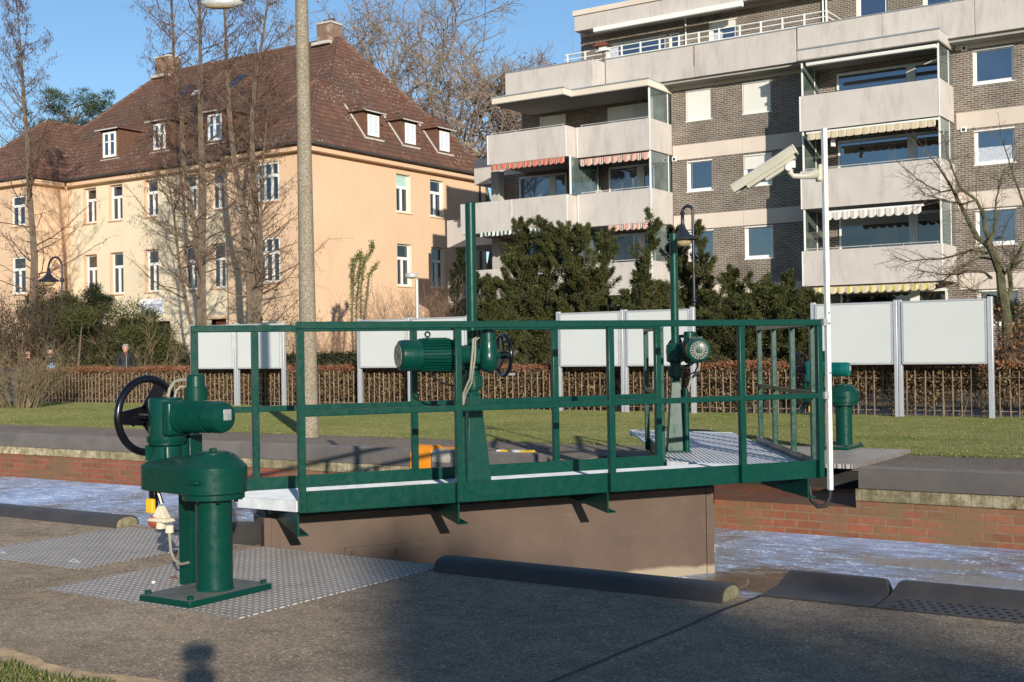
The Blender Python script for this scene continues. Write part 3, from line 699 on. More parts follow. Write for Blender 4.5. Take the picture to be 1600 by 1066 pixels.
# ------------------------------------------------------------------ the two gate leaves with their footbridge
BX, BY = .53797, .84296
GX, GY, TC = -6.69, 6.65, 10.15
def tf1(u, v, z): return (GX + u * BX + v * BY, GY + u * BY - v * BX, z)
def tf2(u, v, z): x, y, q = tf1(u, v, z); return (x, 2 * TC - y, q)
ZD = .36
def gate_leaf(tf, label, first):
    x, y, _ = tf(0, 0, 0)
    t = thing('lock_gate', (x, y, ZW), label, 'lock gate')
    def m(): return MB(tf)
    mb = m().box(0, 3.975 if first else 3.1, -.36, 0, -1.7, .17)
    mb.build('gate_panel', 'gate', t, bevel=.006)
    ue = 3.90 if first else 3.03
    mb = m().box(ue, ue + .075, 0.0, .016, -1.7, .172); mb.box(.0, .055, 0.0, .018, -1.7, .172)
    mb.build_each('edge_flange', 'gate', t, bevel=.004)
    if first:
        p = m(); p.box(.62, 1.13, .0005, .016, -.36, -.10); pl = p.build('bolted_plate', 'gate', t, bevel=.004)
        for uu in (.69, 1.05):
            q = MB(); c = tf(uu, .016, -.15); e = tf(uu, .034, -.15)
            q.tube([c, e], .028, 6); q.tube([e, tf(uu, .05, -.15)], .015, 8); q.build('bolt', 'gate', pl, smooth=20)
        # heel: dark collar, rubber seal, stub of concrete beside it
        q = MB(); c = tf(-.16, -.12, 0); q.cyl((c[0], c[1], -1.6), .17, 1.72, 18); q.build('heel_post', 'darkwall', t)
        q = MB(); q.tube([tf(-.30, .05, .12), tf(-.34, .06, .02), tf(-.47, .10, -.13), tf(-.56, .12, -.25)], [.02, .035, .045, .03], 8); q.build('rubber_seal', 'yellowband', t)
        q = m(); q.box(-.30, -.02, -.05, .03, -.6, -.02); q.build('heel_casting', 'gate', t, bevel=.02)
    def uend(v, y): return (y - GY + v * BX) / BY
    ya, yb = 6.36, TC - .012
    # beams under the deck
    for v0, v1, z0, z1 in ((.06, .16, .218, .318), (-.16, -.06, .218, .318)):
        m().box(max(.02, uend(v0, ya) + .12), uend(v0, yb) - .02, v0, v1, z0, z1).build('deck_beam', 'darkgreen', t)
    m().box(.02, 3.98, -.34, -.02, .172, .215).build('gate_cap', 'darkgreen', t)
    # deck: bearing bars with open gaps, cross rods, end strips
    vl = -.185 if first else -.50
    mb = m(); v = vl
    while v < .67:
        a, b = uend(v + .011, ya) + .03, uend(v + .011, yb) - .03
        vs = [(a, v, .33), (b, v, .33), (b, v + .0225, .33), (a, v + .0225, .33), (a, v, ZD), (b, v, ZD), (b, v + .0225, ZD), (a, v + .0225, ZD)]
        mb.add(vs, [(0, 3, 2, 1), (4, 5, 6, 7), (0, 1, 5, 4), (1, 2, 6, 5), (2, 3, 7, 6), (3, 0, 4, 7)])
        v += .040
    u = .2
    while u < 4.4: mb.box(u, u + .012, vl + .02, .66, .305, .325); u += .28
    mb.build('deck_grating', 'grate', t, smooth=0)
    mb = MB(tf)
    for yy, s_ in ((ya, 1), (yb, -1)):
        a, b = uend(vl - .015, yy), uend(.675, yy)
        vs = [(a, vl - .015, .285), (b, .675, .285), (b + s_ * .03, .675, .285), (a + s_ * .03, vl - .015, .285)]
        mb.add(vs + [(p, q, ZD + .003) for p, q, _ in vs], [(0, 3, 2, 1), (4, 5, 6, 7), (0, 1, 5, 4), (1, 2, 6, 5), (2, 3, 7, 6), (3, 0, 4, 7)])
    mb.build_each('deck_edge_strip', 'grate', t, bevel=.003)
    # side plates
    f0 = (.10, 4.62) if first else (1.72, 4.60)
    m().box(*f0, .676, .70, .277, .429).build('fascia_plate', 'green2', t, bevel=.004)
    g0_ = (-.46, 3.60) if first else (2.2, 3.72)
    m().box(*g0_, vl - .027, vl - .015, .34, .456).build('toe_board', 'green2', t, bevel=.003)
    # railings
    def rail(v, u0, u1, posts, zb, side):
        h = .026
        lo = m().box(u0 - h, u1 + h, v - h, v + h, 1.573, 1.625); lo.build('top_rail', 'green2', t, bevel=.006)
        m().box(u0, u1, v - .022, v + .022, .957, 1.001).build('middle_rail', 'green2', t, bevel=.005)
        for u in posts:
            m().box(u - h, u + h, v - .0245, v + .0245, zb, 1.572).build('railing_post', 'green2', t, bevel=.005)
    if first:
        rail(.727, .115, 4.585, [.115, 1.30, 2.58, 3.80, 4.585], .285, 1)
        rail(-.232, -.455, 3.57, [-.455, .0, 1.29, 2.56, 3.57], .34, -1)
        br = [.095, 1.305, 2.56, 4.48]
    else:
        rail(.727, 1.72, 4.50, [1.72, 2.52, 3.42, 4.26], .285, 1)
        rail(-.545, 2.2, 3.72, [2.2, 3.72], .34, -1)
        br = [2.5]
    for u in br:
        mb = MB(tf)
        mb.add([(u - .006, .69, .277), (u - .006, .69, .113), (u - .006, .02, .17), (u - .006, .02, .277), (u + .006, .69, .277), (u + .006, .69, .113), (u + .006, .02, .17), (u + .006, .02, .277)],
               [(0, 1, 2, 3), (7, 6, 5, 4), (0, 4, 5, 1), (1, 5, 6, 2), (2, 6, 7, 3), (3, 7, 4, 0)])
        mb.add([(u + .006, .69, .113), (u + .075, .69, .113), (u + .075, .02, .17), (u + .006, .02, .17), (u + .006, .69, .121), (u + .075, .69, .121), (u + .075, .02, .178), (u + .006, .02, .178)],
               [(0, 3, 2, 1), (4, 5, 6, 7), (0, 1, 5, 4), (1, 2, 6, 5), (2, 3, 7, 6), (3, 0, 4, 7)])
        mb.build('bracket', 'green2', t)
    return t
MT['darkgreen'] = plain('dark_green_steel', (.012, .03, .022), .6, 0, .4, 6, .1)  # dull dark green for the beams and gate cap under the deck
MT['yellowband'] = plain('mossy_rubber_seal', (.25, .23, .06), .7, 0, .4, 9)
gate_leaf(tf1, 'brown steel lock gate carrying the long green railed footbridge in front', True)
gate_leaf(tf2, 'far lock gate leaf whose railed deck runs on from the footbridge to the far side', False)

# ------------------------------------------------------------------ gate drives on the banks
def gate_drive(loc, label):
    t = local_thing('gate_drive', loc, label, 'lock machine', 'electric gate drives on the lock sides')
    bp = MB().box(-.26, .16, -.33, .30, .009, .045).build('base_plate', 'green2', t, bevel=.005)
    MB().box(-.25, .15, -.32, .29, .0451, .047).build('worn_plate_top', 'greentop', bp, smooth=0)
    for x, y in ((-.225, -.295), (.125, -.295), (.125, .265), (-.225, .265)):
        MB().lathe([(.019, .047), (.019, .066), (.016, .069)], (x, y, 0), 6).build('bolt', 'green', bp, smooth=20)
    MB().lathe([(.112, .0472), (.105, .056), (.105, .575)], n=40).build('column', 'green2', t)
    fl = MB().lathe([(.135, .565), (.178, .572), (.178, .604)], n=40, sx=1.0).build('flange', 'green2', t, bevel=.003)
    for k in range(8):
        a = math.pi * 2 * k / 8 + .2
        MB().lathe([(.013, .556), (.013, .5715)], (.155 * math.cos(a), .155 * math.sin(a), 0), 6).build('bolt', 'black', fl, smooth=20)
    lo, mid = hull2((0, 0), .195, (-.42, .02), .15), hull2((0, 0), .125, (-.42, .02), .09)
    mb = MB(); n = len(lo); m2 = len(mid)
    big = hull2((0, 0), .195, (-.42, .02), .15, 36); ins = []
    cx, cy = -.18, .01
    for x, y in big:                              # sloping shoulder: pull towards the spine between the two centres
        k = max(-.42, min(0, x)); px, py = k, .02 * (k / -.42); d = math.hypot(x - px, y - py) or 1
        ins.append((px + (x - px) * (d - .075) / d, py + (y - py) * (d - .075) / d))
    mb.prism(big, .606, .75); mb2 = MB(); mb.v, mb.f = [], []
    N = len(big)
    vs = [(x, y, .606) for x, y in big] + [(x, y, .757) for x, y in big] + [(x, y, .83 + (.0 if x > -.2 else -.045)) for x, y in ins]
    mb.add(vs, [tuple(range(N))[::-1]] + [(r * N + i, r * N + (i + 1) % N, (r + 1) * N + (i + 1) % N, (r + 1) * N + i) for r in range(2) for i in range(N)])
    c = len(mb.v); mb.v.append((-.18, .01, .815)); mb.f += [(2 * N + i, 2 * N + (i + 1) % N, c) for i in range(N)]
    gb = mb.build('gearbox', 'green2', t, bevel=.006, smooth=40)
    MB().lathe([(.095, .815), (.095, .838), (.088, .842)], n=32).lathe([(.022, .842), (.022, .858), (.016, .862)], n=6).build('cover_disc', 'green2', gb)
    MB().box(.0, .10, -.215, -.180, .672, .692).box(-.06, .0, -.15, -.185, .668, .73).build('lug', 'green', gb, bevel=.004)
    # neck and drive unit over the far end of the gearbox
    nk = MB().lathe([(.098, .768), (.088, .80), (.082, .86), (.105, .872), (.105, .884)], (-.42, .02, 0), 28).build('neck', 'green2', t)
    for k in range(4):
        a = math.pi / 4 + k * math.pi / 2
        MB().prism([(-.42 + .08 * math.cos(a) - .012, .02 + .08 * math.sin(a)), (-.42 + .115 * math.cos(a), .02 + .115 * math.sin(a) - .012), (-.42 + .115 * math.cos(a), .02 + .115 * math.sin(a) + .012), (-.42 + .08 * math.cos(a) + .012, .02 + .08 * math.sin(a))], .775, .868).build('rib', 'green', nk)
    ho = MB().lathe([(.112, .884), (.116, .90), (.116, .92), (.103, .925), (.103, 1.135), (.095, 1.148), (.05, 1.153)], (-.42, .02, 0), 36).build('drive_housing', 'green2', t)
    MB().box(-.36, -.285, -.075, .115, .925, 1.135).build('terminal_box', 'green2', t, bevel=.022, seg=3)
    prof = [(.085, -.285), (.098, -.28), (.098, -.255)]
    x = -.25
    while x < -.04: prof += [(.081, x), (.081, x + .008), (.094, x + .010), (.094, x + .017), (.081, x + .019)]; x += .0235
    prof += [(.092, -.025), (.0925, .055), (.086, .075), (.062, .084), (.02, .086)]
    mo = MB().lathe(prof, (0, .02, 1.04), 40, 'x').build('motor', 'green2', t, smooth=28)
    MB().box(.0845, .089, .005, .065, 1.022, 1.085).build('nameplate', 'labelplate', mo, bevel=.004)
    MB().lathe([(.068, 1.13), (.068, 1.21), (.056, 1.213), (.053, 1.275), (.045, 1.285), (.02, 1.287)], (-.27, .12, 0), 28).build('switch_tower', 'green2', t)
    wh = MB().torus((-.585, .02, 1.04), .222, .0235, 'x', 56, 12)
    wh.lathe([(.035, -.045), (.035, .06)], (-.585, .02, 1.04), 16, 'x')
    for k in range(3):
        a = R(62) + k * 2 * math.pi / 3; ca_, sa_ = math.cos(a), math.sin(a)
        vs = []
        for r, w_ in ((.02, .062), (.215, .036)):
            for s1 in (-1, 1):
                for dx in (-.006, .006): vs.append((-.585 + dx, .02 + ca_ * r - sa_ * w_ * s1, 1.04 + sa_ * r + ca_ * w_ * s1))
        wh.add(vs, [(0, 1, 3, 2), (4, 6, 7, 5), (0, 4, 5, 1), (2, 3, 7, 6), (0, 2, 6, 4), (1, 5, 7, 3)])
    wh.build('handwheel', 'black', t, smooth=40)
    MB().lathe([(.04, -.53), (.04, -.50)], (0, .02, 1.04), 16, 'x').build('wheel_shaft', 'green', t)
    lv = MB().tube([(-.52, -.05, 1.03), (-.585, -.075, 1.035), (-.60, -.08, .98)], .009, 8).build('lever', 'black', t)
    MB().box(-.645, -.585, -.10, -.055, 1.012, 1.058).build('lever_grip', 'red', lv, bevel=.008)
    MB().tube([(-.45, .06, 1.145), (-.45, .075, 1.20), (-.42, .09, 1.245), (-.36, .105, 1.255), (-.315, .115, 1.245)], .0095, 8).build('cable', 'cable', t)
    MB().tube([(-.38, .05, 1.14), (-.375, .06, 1.19), (-.355, .08, 1.215), (-.33, .10, 1.21)], .0075, 8).build('cable', 'cable', t)
    MB().box(-.45, -.34, .13, .23, .0095, .92).build('support_post', 'green2', t, bevel=.004)
    # signal lamp and limit switch hanging under the gearbox
    sl_ = MB().box(-.425, -.375, -.115, -.085, .50, .615).build('switch_stem', 'black', t, bevel=.004)
    MB().box(-.432, -.372, -.135, -.105, .475, .56).build('yellow_switch', 'yellow', sl_, bevel=.008)
    lm = MB().tube([(-.36, -.10, .60), (-.34, -.09, .53)], .014, 8).build('lamp_bracket', 'black', t)
    MB().prism([(-.405, -.15), (-.25, -.15), (-.25, -.06), (-.405, -.06)], .43, .45, [(-.40, -.14), (-.26, -.14), (-.26, -.07), (-.40, -.07)]).prism([(-.385, -.13), (-.275, -.13), (-.275, -.075), (-.385, -.075)], .45, .52, [(-.345, -.12), (-.32, -.12), (-.32, -.08), (-.345, -.08)]).build('lamp_shade', 'beige', lm, bevel=.006)
    MB().ell((-.375, -.10, .425), .055, .05, .04).build('lamp_cap', 'rust', lm)
    MB().cyl((-.335, -.105, .385), .028, .05, 14).build('lamp_body', 'beige', lm, bevel=.004)
    MB().cyl((-.265, -.10, .365), .024, .045, 12).build('cable_gland', 'beige', lm, bevel=.004)
    MB().tube([(-.265, -.10, .37), (-.268, -.09, .26), (-.285, -.05, .20), (-.31, .02, .16), (-.36, .125, .15)], .0085, 8).build('cable', 'cable', lm)
    return t
dr = gate_drive((-5.40, 4.97, 0), 'green electric gate drive with black handwheel on the tread plate in front, nearest machine')
d2 = copy_tree(dr); d2.location = (-5.33, 15.86, .045)
tag(d2, 'far gate drive with blue-green ribbed motor on the opposite bank behind the white camera pole')
for ch in d2.children:
    if ch.name.startswith(('motor', 'drive_housing', 'terminal')):
        ch.material_slots[0].link = 'OBJECT'; ch.material_slots[0].material = MT['teal']

# ------------------------------------------------------------------ paddle gear on the gate: pedestal, motor, handwheel, rising rod
def paddle_gear(loc, rz, label):
    t = local_thing('paddle_gear', loc, label, 'lock machine', 'paddle machines on the footbridge', rz)
    zo = -ZD
    def L(z): return z + zo
    MB().prism([(-.13, -.13), (.13, -.13), (.13, .13), (-.13, .13)], L(.362), L(.375)).build('foot_plate', 'green', t)
    a, b = .105, .047
    MB().prism([(-a, -a), (a, -a), (a, a), (-a, a)], L(.376), L(1.06), [(-b, -b), (b, -b), (b, b), (-b, b)]).prism([(-b, -b), (b, -b), (b, b), (-b, b)], L(1.06), L(1.10), [(-.03, -.03), (.03, -.03), (.03, .03), (-.03, .03)]).build('pedestal', 'green2', t, bevel=.006)
    pr = [(.03, L(1.09)), (.06, L(1.10)), (.06, L(1.115)), (.075, L(1.12)), (.075, L(1.21)), (.055, L(1.215)), (.055, L(1.25)), (.09, L(1.27)), (.09, L(1.43)), (.06, L(1.45))]
    MB().lathe(pr, (0, 0, 0), 28).build('spindle_gear', 'green2', t)
    mb = MB()
    for k in range(16):
        q = 2 * math.pi * k / 16; mb.box(.0735 * math.cos(q) - .004, .0735 * math.cos(q) + .004, .0735 * math.sin(q) - .004, .0735 * math.sin(q) + .004, L(1.125), L(1.205))
    mb.build('collar_ribs', 'green', t)
    MB().lathe([(.040, L(1.45)), (.0405, L(2.545)), (.036, L(2.55))], n=28).build('spindle_tube', 'green2', t)
    MB().lathe([(.012, L(1.235)), (.04, L(1.245)), (.068, L(1.28)), (.075, L(1.33)), (.075, L(1.385)), (.068, L(1.40)), (.066, L(1.475)), (.058, L(1.48)), (.056, L(1.555)), (.045, L(1.565))], (.07, -.15, 0), 28).build('gear_head', 'green2', t)
    MB().box(-.10, .08, -.16, .02, L(1.30), L(1.42)).build('gear_case', 'green2', t, bevel=.02, seg=3)
    prof = [(.02, -.655), (.085, -.652), (.112, -.64), (.117, -.61), (.117, -.49), (.108, -.488)]
    prof += [(.108, -.25), (.116, -.248), (.116, -.225), (.09, -.20), (.07, -.16), (.07, -.08)]
    mo = MB().lathe(prof, (0, -.15, L(1.375)), 40, 'x'); mo = mo.build('motor', 'green2', t)
    mb = MB()
    for k in range(30):
        q = 2 * math.pi * k / 30; c, s = math.cos(q), math.sin(q)
        vs = []
        for r in (.107, .126):
            for w_ in (-.0028, .0028):
                for x in (-.487, -.252): vs.append((x, -.15 + r * c - w_ * s, L(1.375) + r * s + w_ * c))
        mb.add(vs, [(0, 1, 3, 2), (4, 6, 7, 5), (0, 4, 5, 1), (2, 3, 7, 6), (0, 2, 6, 4), (1, 5, 7, 3)])
    mb.build('cooling_fins', 'green', mo, smooth=0)
    mb = MB(); mb.torus((-.656, -.15, L(1.375)), .082, .004, 'x', 30, 6)
    for k in range(18):
        q = 2 * math.pi * k / 18; c, s = math.cos(q), math.sin(q); w_ = .0055
        vs = [(-.6535 + dx, -.15 + r * c - e * w_ * s, L(1.375) + r * s + e * w_ * c) for r in (.032, .078) for e in (-1, 1) for dx in (-.004, .0)]
        mb.add(vs, [(0, 1, 3, 2), (4, 6, 7, 5), (0, 4, 5, 1), (2, 3, 7, 6), (0, 2, 6, 4), (1, 5, 7, 3)])
    mb.build('fan_grille', 'grille', mo, smooth=0)
    MB().box(-.44, -.29, -.215, -.085, L(1.487), L(1.505)).torus((-.42, -.15, L(1.53)), .019, .0065, 'y', 18, 8).build('lifting_eye', 'green', mo)
    wh = MB().torus((.215, -.10, L(1.365)), .155, .016, 'x', 44, 10); wh.lathe([(.03, -.03), (.03, .03)], (.215, -.10, L(1.365)), 14, 'x')
    for k in range(3):
        a = R(75) + k * 2 * math.pi / 3; c, s = math.cos(a), math.sin(a); vs = []
        for r, w_ in ((.015, .026), (.15, .018)):
            for e in (-1, 1):
                for dx in (-.008, .008): vs.append((.215 + dx, -.10 + c * r - s * w_ * e, L(1.365) + s * r + c * w_ * e))
        wh.add(vs, [(0, 1, 3, 2), (4, 6, 7, 5), (0, 4, 5, 1), (2, 3, 7, 6), (0, 2, 6, 4), (1, 5, 7, 3)])
    w_ = wh.build('handwheel', 'black', t, smooth=40)
    MB().tube([(.22, -.10, L(1.215)), (.31, -.10, L(1.215))], .009, 8).build('crank_handle', 'labelplate', w_)
    MB().lathe([(.024, .10), (.024, .20)], (0, -.10, L(1.365)), 14, 'x').build('wheel_shaft', 'green', t)
    MB().tube([(-.05, -.20, L(1.50)), (-.085, -.235, L(1.49)), (-.095, -.24, L(1.40)), (-.11, -.22, L(1.2)), (-.13, -.13, L(1.08)), (-.13, -.10, L(.95))], .0085, 8).build('cable', 'cable', t)
    MB().tube([(-.03, -.21, L(1.50)), (-.075, -.25, L(1.48)), (-.08, -.25, L(1.36)), (-.10, -.22, L(1.16)), (-.115, -.13, L(1.07)), (-.12, -.08, L(.95))], .007, 8).build('cable', 'cable', t)
    MB().tube([(-.40, -.17, L(1.262)), (-.40, -.17, L(1.22)), (-.30, -.15, L(1.16)), (-.16, -.10, L(1.13)), (-.12, -.08, L(1.03))], .007, 8).build('cable', 'rubber', t)
    MB().lathe([(.03, L(.376)), (.027, L(.55)), (.026, L(1.0))], (-.125, -.085, 0), 16).build('cable_conduit', 'green2', t)
    return t
p = tf1(1.55, .40, ZD); ang = math.atan2(BY, BX)
pg = paddle_gear(p, ang, 'paddle machine with finned motor lying sideways behind the railing, left of the two')
p2 = copy_tree(pg); p2.location = (-5.46, 11.16, ZD); p2.rotation_euler = (0, 0, math.atan2(BY, -BX))
tag(p2, 'paddle machine whose round motor grille faces the viewer, further along the bridge')

# ------------------------------------------------------------------ camera pole
cp_ = tf1(4.66, .755, 0)
t = thing('camera_pole', (cp_[0], cp_[1], .17), 'white square post at the end of the footbridge rail holding a surveillance camera', 'post')
cx, cy = cp_[0], cp_[1]
def rot_box(mb, cx, cy, hx, hy, z0, z1, a):
    c, s = math.cos(a), math.sin(a)
    P = [(cx + c * x - s * y, cy + s * x + c * y) for x, y in ((-hx, -hy), (hx, -hy), (hx, hy), (-hx, hy))]
    return mb.prism(P, z0, z1)
A1 = ang - math.pi / 2
rot_box(MB(), cx, cy, .020, .020, .175, 3.25, A1).build('pole', 'polewhite', t, bevel=.005)
mb = MB()
for z in (1.59, 1.17, 1.68): mb.tube([(cx + .026 * BY * .9, cy - .026 * BX * .9, z), (cx + .034 * BY, cy - .034 * BX, z)], .010, 6)
for z in (1.6, .98): rot_box(mb, cx - .04 * BX, cy - .04 * BY, .028, .022, z - .03, z + .03, A1)
mb.build_each('fixing_bolt', 'labelplate', t)
MB().tube([(cx, cy, .18), (cx - .005, cy, .12), (cx - .03, cy - .03, .045), (cx - .09, cy - .06, .035), (cx - .15, cy - .05, .09), (cx - .17, cy - .04, .2)], .018, 10).build('cable_sleeve', 'rubber', t)
# the camera, in a frame whose x runs to the right of the picture plane, z up, y away from the viewer
rx, ry = .8327, -.5538          # world direction "to the right"
fx_, fy_ = -.5538 * 1, .8327    # "away"
rx, ry = math.cos(YAW_), math.sin(YAW_); fx_, fy_ = -math.sin(YAW_), math.cos(YAW_)
def ctf(x, y, z): return (cx + x * rx + y * fx_, cy + x * ry + y * fy_, 2.872 + z)
ct = thing('surveillance_camera', ctf(-.05, 0, 0), 'cream surveillance camera with long sunshield, pointing down left from the white post', 'camera')
MB(ctf).prism([(-.075, -.04), (-.027, -.045), (-.027, .045), (-.075, .04)], -.075, .07, [(-.06, -.032), (-.027, -.04), (-.027, .04), (-.06, .032)]).build('wall_mount', 'cream', ct, bevel=.012)
MB(ctf).tube([(-.06, 0, -.005), (-.11, 0, -.02), (-.18, 0, -.03), (-.27, -.005, -.027), (-.295, -.005, -.0), (-.29, -.005, .03)], [.05, .036, .024, .023, .025, .022], 14).build('arm', 'cream', ct)
MB(ctf).lathe([(.032, -.03), (.032, .03)], (-.315, -.005, .045), 20, 'y').box(-.33, -.25, -.022, .012, .04, .105).build('joint', 'cream', ct, bevel=.006)
fwd = Vector((-.80, .26, -.50)).normalized(); sid = fwd.cross(Vector((0, 0, 1))).normalized(); upv = sid.cross(fwd)
c0 = Vector((-.275, -.01, .155))
def htf(x, y, z): q = c0 + fwd * x + sid * y + upv * z; return ctf(*q)
def sec(w_, h_, r_): return [(-w_, -h_), (w_, -h_), (w_, h_ * .55), (w_ * .72, h_), (-w_ * .72, h_), (-w_, h_ * .55)]
def run(mb, prof, x0, x1):
    n = len(prof); return mb.add([(x0, y, z) for y, z in prof] + [(x1, y, z) for y, z in prof], [tuple(range(n)), tuple(range(n, 2 * n))[::-1]] + [(i, n + i, n + (i + 1) % n, (i + 1) % n) for i in range(n)])
b_ = run(MB(htf), sec(.043, .045, .01), -.01, .46).build('housing', 'cream', ct, bevel=.006)
mb = run(MB(htf), [(-.062, -.012), (-.054, -.012), (-.054, .04), (-.04, .058), (.04, .058), (.054, .04), (.054, -.012), (.062, -.012), (.062, .043), (.045, .068), (-.045, .068), (-.062, .043)], -.03, .575)
mb.build('sunshield', 'cream', ct, bevel=.004)
run(MB(htf), [(-.062, -.02), (.062, -.02), (.062, .05), (.045, .072), (-.045, .072), (-.062, .05)], -.05, -.028).build('rear_cap', 'cream', ct, bevel=.01)
run(MB(htf), [(-.036, -.038), (.036, -.038), (.036, .036), (-.036, .036)], .461, .466).build('lens_window', 'darkwin', b_)
run(MB(htf), [(-.03, -.075), (.03, -.075), (.03, -.046), (-.03, -.046)], .08, .30).build('mounting_rail', 'cream', b_, bevel=.005)

# ------------------------------------------------------------------ street lamp on the far bank (concrete), three small lamps
b0 = atz(484, 683, 0)
t = thing('street_lamp', (b0[0], b0[1], 0), 'tall tapering exposed-aggregate concrete lamp column on the far bank', 'street lamp')
def leanx(z): q = (z) * -.0045; return (b0[0] + q * rx, b0[1] + q * ry, z)
mb = MB(); mb.tube([leanx(z) for z in (-.02, 1.5, 4, 7, 8.3)], [.150, .142, .126, .108, .10], 28); mb.build('column', 'pole', t)
tp = leanx(8.25)
def ltf(x, z): return (tp[0] + x * rx, tp[1] + x * ry, z)
mb = MB(); mb.tube([ltf(0, 8.2), ltf(0, 8.5), ltf(-.15, 8.62), ltf(-.6, 8.2), ltf(-1.0, 7.6), ltf(-1.06, 7.40)], .03, 10); mb.build('arm', 'galv', t)
mb = MB(lambda x, y, z: (tp[0] + x * rx + y * fx_, tp[1] + x * ry + y * fy_, z)); mb.ell((-1.34, 0, 7.33), .36, .13, .085, 20, 9); mb.build('lamp_head', 'galv', t)
mb = MB(lambda x, y, z: (tp[0] + x * rx + y * fx_, tp[1] + x * ry + y * fy_, z)); mb.ell((-1.36, 0, 7.28), .27, .10, .05, 20, 9); mb.build('lamp_glass', 'lampglass', t)
def gooseneck(px_pole, px_head, ytop_px, ybell, yball, Y, label):
    a = aty(px_pole, ybell, Y); zt = aty((px_pole + px_head) / 2, ytop_px, Y)[2]; hd = aty(px_head, ybell, Y); zb = hd[2]
    ex, ey = hd[0] - a[0], hd[1] - a[1]; w_ = math.hypot(ex, ey)
    t = thing('street_lamp', (a[0], a[1], 0), label, 'street lamp', 'black gooseneck street lamps')
    def q(k, z): return (a[0] + ex * k, a[1] + ey * k, z)
    zs = zt - w_ / 2
    pts = [q(0, 0), q(0, 1.0), q(0, zs)] + [q(.5 - .5 * math.cos(math.pi * i / 12), zs + w_ / 2 * math.sin(math.pi * i / 12)) for i in range(1, 13)]
    MB().tube(pts, [.07, .045] + [.040] * (len(pts) - 2), 12).build('pole', 'lampblack', t)
    zball = aty(px_pole, yball, Y)[2]
    MB().ell(q(0, zball) if yball else q(0, 3), .085, .085, .085).lathe([(.055, -.12), (.055, .12)], q(0, zball), 14).build('collar', 'lampblack', t)
    hx, hy, _ = q(1, 0)
    MB().lathe([(.045, zs + .05), (.05, zs), (.075, zs - .03), (.045, zs - .08), (.05, zb + .42), (.09, zb + .28), (.2, zb + .13), (.40, zb + .02), (.415, zb - .02), (.30, zb + .01)], (hx, hy, 0), 28).build('lamp_shade', 'lampblack', t)
    MB().lathe([(.27, zb + .0), (.26, zb - .08), (.18, zb - .17), (.05, zb - .21)], (hx, hy, 0), 20).build('lamp_glass', 'lampglass', t)
gooseneck(97, 76, 402, 439, 438, 30, 'black gooseneck street lamp with bell shade rising from the dark bushes at the left')
gooseneck(1083, 1067, 322, 374, 470, 30, 'black gooseneck street lamp in front of the brick flats, beside a yew top')
a = aty(651, 436, 34)
t = thing('street_lamp', (a[0], a[1], 0), 'slim grey lamp post with flat drum head in front of the peach house', 'street lamp')
MB().tube([(a[0], a[1], 0), (a[0], a[1], a[2] - .03)], .055, 12).build('pole', 'galv', t)
hd = aty(643, 430, 34)
MB().lathe([(.10, hd[2] - .12), (.22, hd[2] - .09), (.235, hd[2] - .04), (.235, hd[2] + .03), (.2, hd[2] + .06), (.05, hd[2] + .08)], (hd[0], hd[1], 0), 24).build('lamp_head', 'galv', t)

# ------------------------------------------------------------------ blank notice boards
labels = ['pair of blank white notice boards at the far left, in front of the house trees',
          'pair of blank white notice boards behind the lying motor, left of the tall green rod',
          'pair of blank white notice boards in front of the big yews at mid right',
          'pair of blank white notice boards at the far right beside the bare tree']
for (xa, xm, xb), lab in zip(((-26.68, -24.93, -23.17), (-20.52, -18.87, -17.10), (-14.58, -12.90, -11.25), (-8.60, -6.92, -5.22)), labels):
    t = thing('notice_board', (xm, 23.85, 0), lab, 'notice board', 'blank notice boards along the hedge')
    for x in (xa, xm, xb):
        w_ = .045
        mb = MB()
        if x == xm: mb.box(x - .075, x - .006, 23.80, 23.90, 0, 2.26).box(x + .006, x + .075, 23.80, 23.90, 0, 2.26)
        else: mb.box(x - w_, x + w_, 23.80, 23.90, 0, 2.265)
        mb.build_each('post', 'alu', t, bevel=.006)
    for a, b in ((xa + .06, xm - .09), (xm + .09, xb - .06)):
        p_ = MB().box(a, b, 23.79, 23.875, 1.025, 2.225).build('board_frame', 'boardedge', t, bevel=.004)
        MB().box(a + .03, b - .03, 23.780, 23.7895, 1.055, 2.195).build('panel', 'board', p_, bevel=.002)
        mb = MB()
        for q0, q1, q2, q3 in ((a, b, 2.20, 2.232), (a, b, 1.018, 1.045), (a - .006, a + .024, 1.045, 2.20), (b - .024, b + .006, 1.045, 2.20)): mb.box(q0, q1, 23.775, 23.79, q2, q3)
        mb.build_each('frame_bar', 'alu', p_)

# ------------------------------------------------------------------ bits on the far kerb
a = aty(645, 715, YW)[0]; b = aty(706, 715, YW)[0]
t = thing('fender', ((a + b) / 2, YW, 0), 'orange plastic sleeve and grey roll lying over the far kerb', 'fender')
def arc(r0, n=10): return [(YW + .10 - math.cos(math.pi * i / n) * r0, .03 + math.sin(math.pi * i / n) * r0 * 1.05) for i in range(n + 1)]
mb = MB(); o_, i_ = arc(.165), arc(.150)
mb.xprism([(YW - .066, -.10)] + o_[0:] + [(YW + .25, .0)] + i_[::-1] + [(YW - .052, -.10)], a, a + .33); mb.build('orange_sleeve', 'orange', t, bevel=.004)
mb = MB(); mb.lathe([(.11, 0), (.12, .02), (.12, .28), (.10, .31)], (a + .34, YW + .06, .055), 24, 'x'); mb.build('roll', 'cable', t)
mb = MB(); mb.box(a + .335, b + .03, YW + .02, YW + .17, .165, .178); mb.build('orange_flap', 'orange', t, bevel=.004)
a, b = atz(781, 706, 0), atz(846, 706, 0)
t = thing('marker_board', ((a[0] + b[0]) / 2, a[1], 0), 'flat yellow and white striped marker board lying on the far path', 'board')
MB().box(a[0], b[0], a[1] - .09, a[1] + .07, .002, .035).build('marker_plate', 'wallboard', t, bevel=.003)
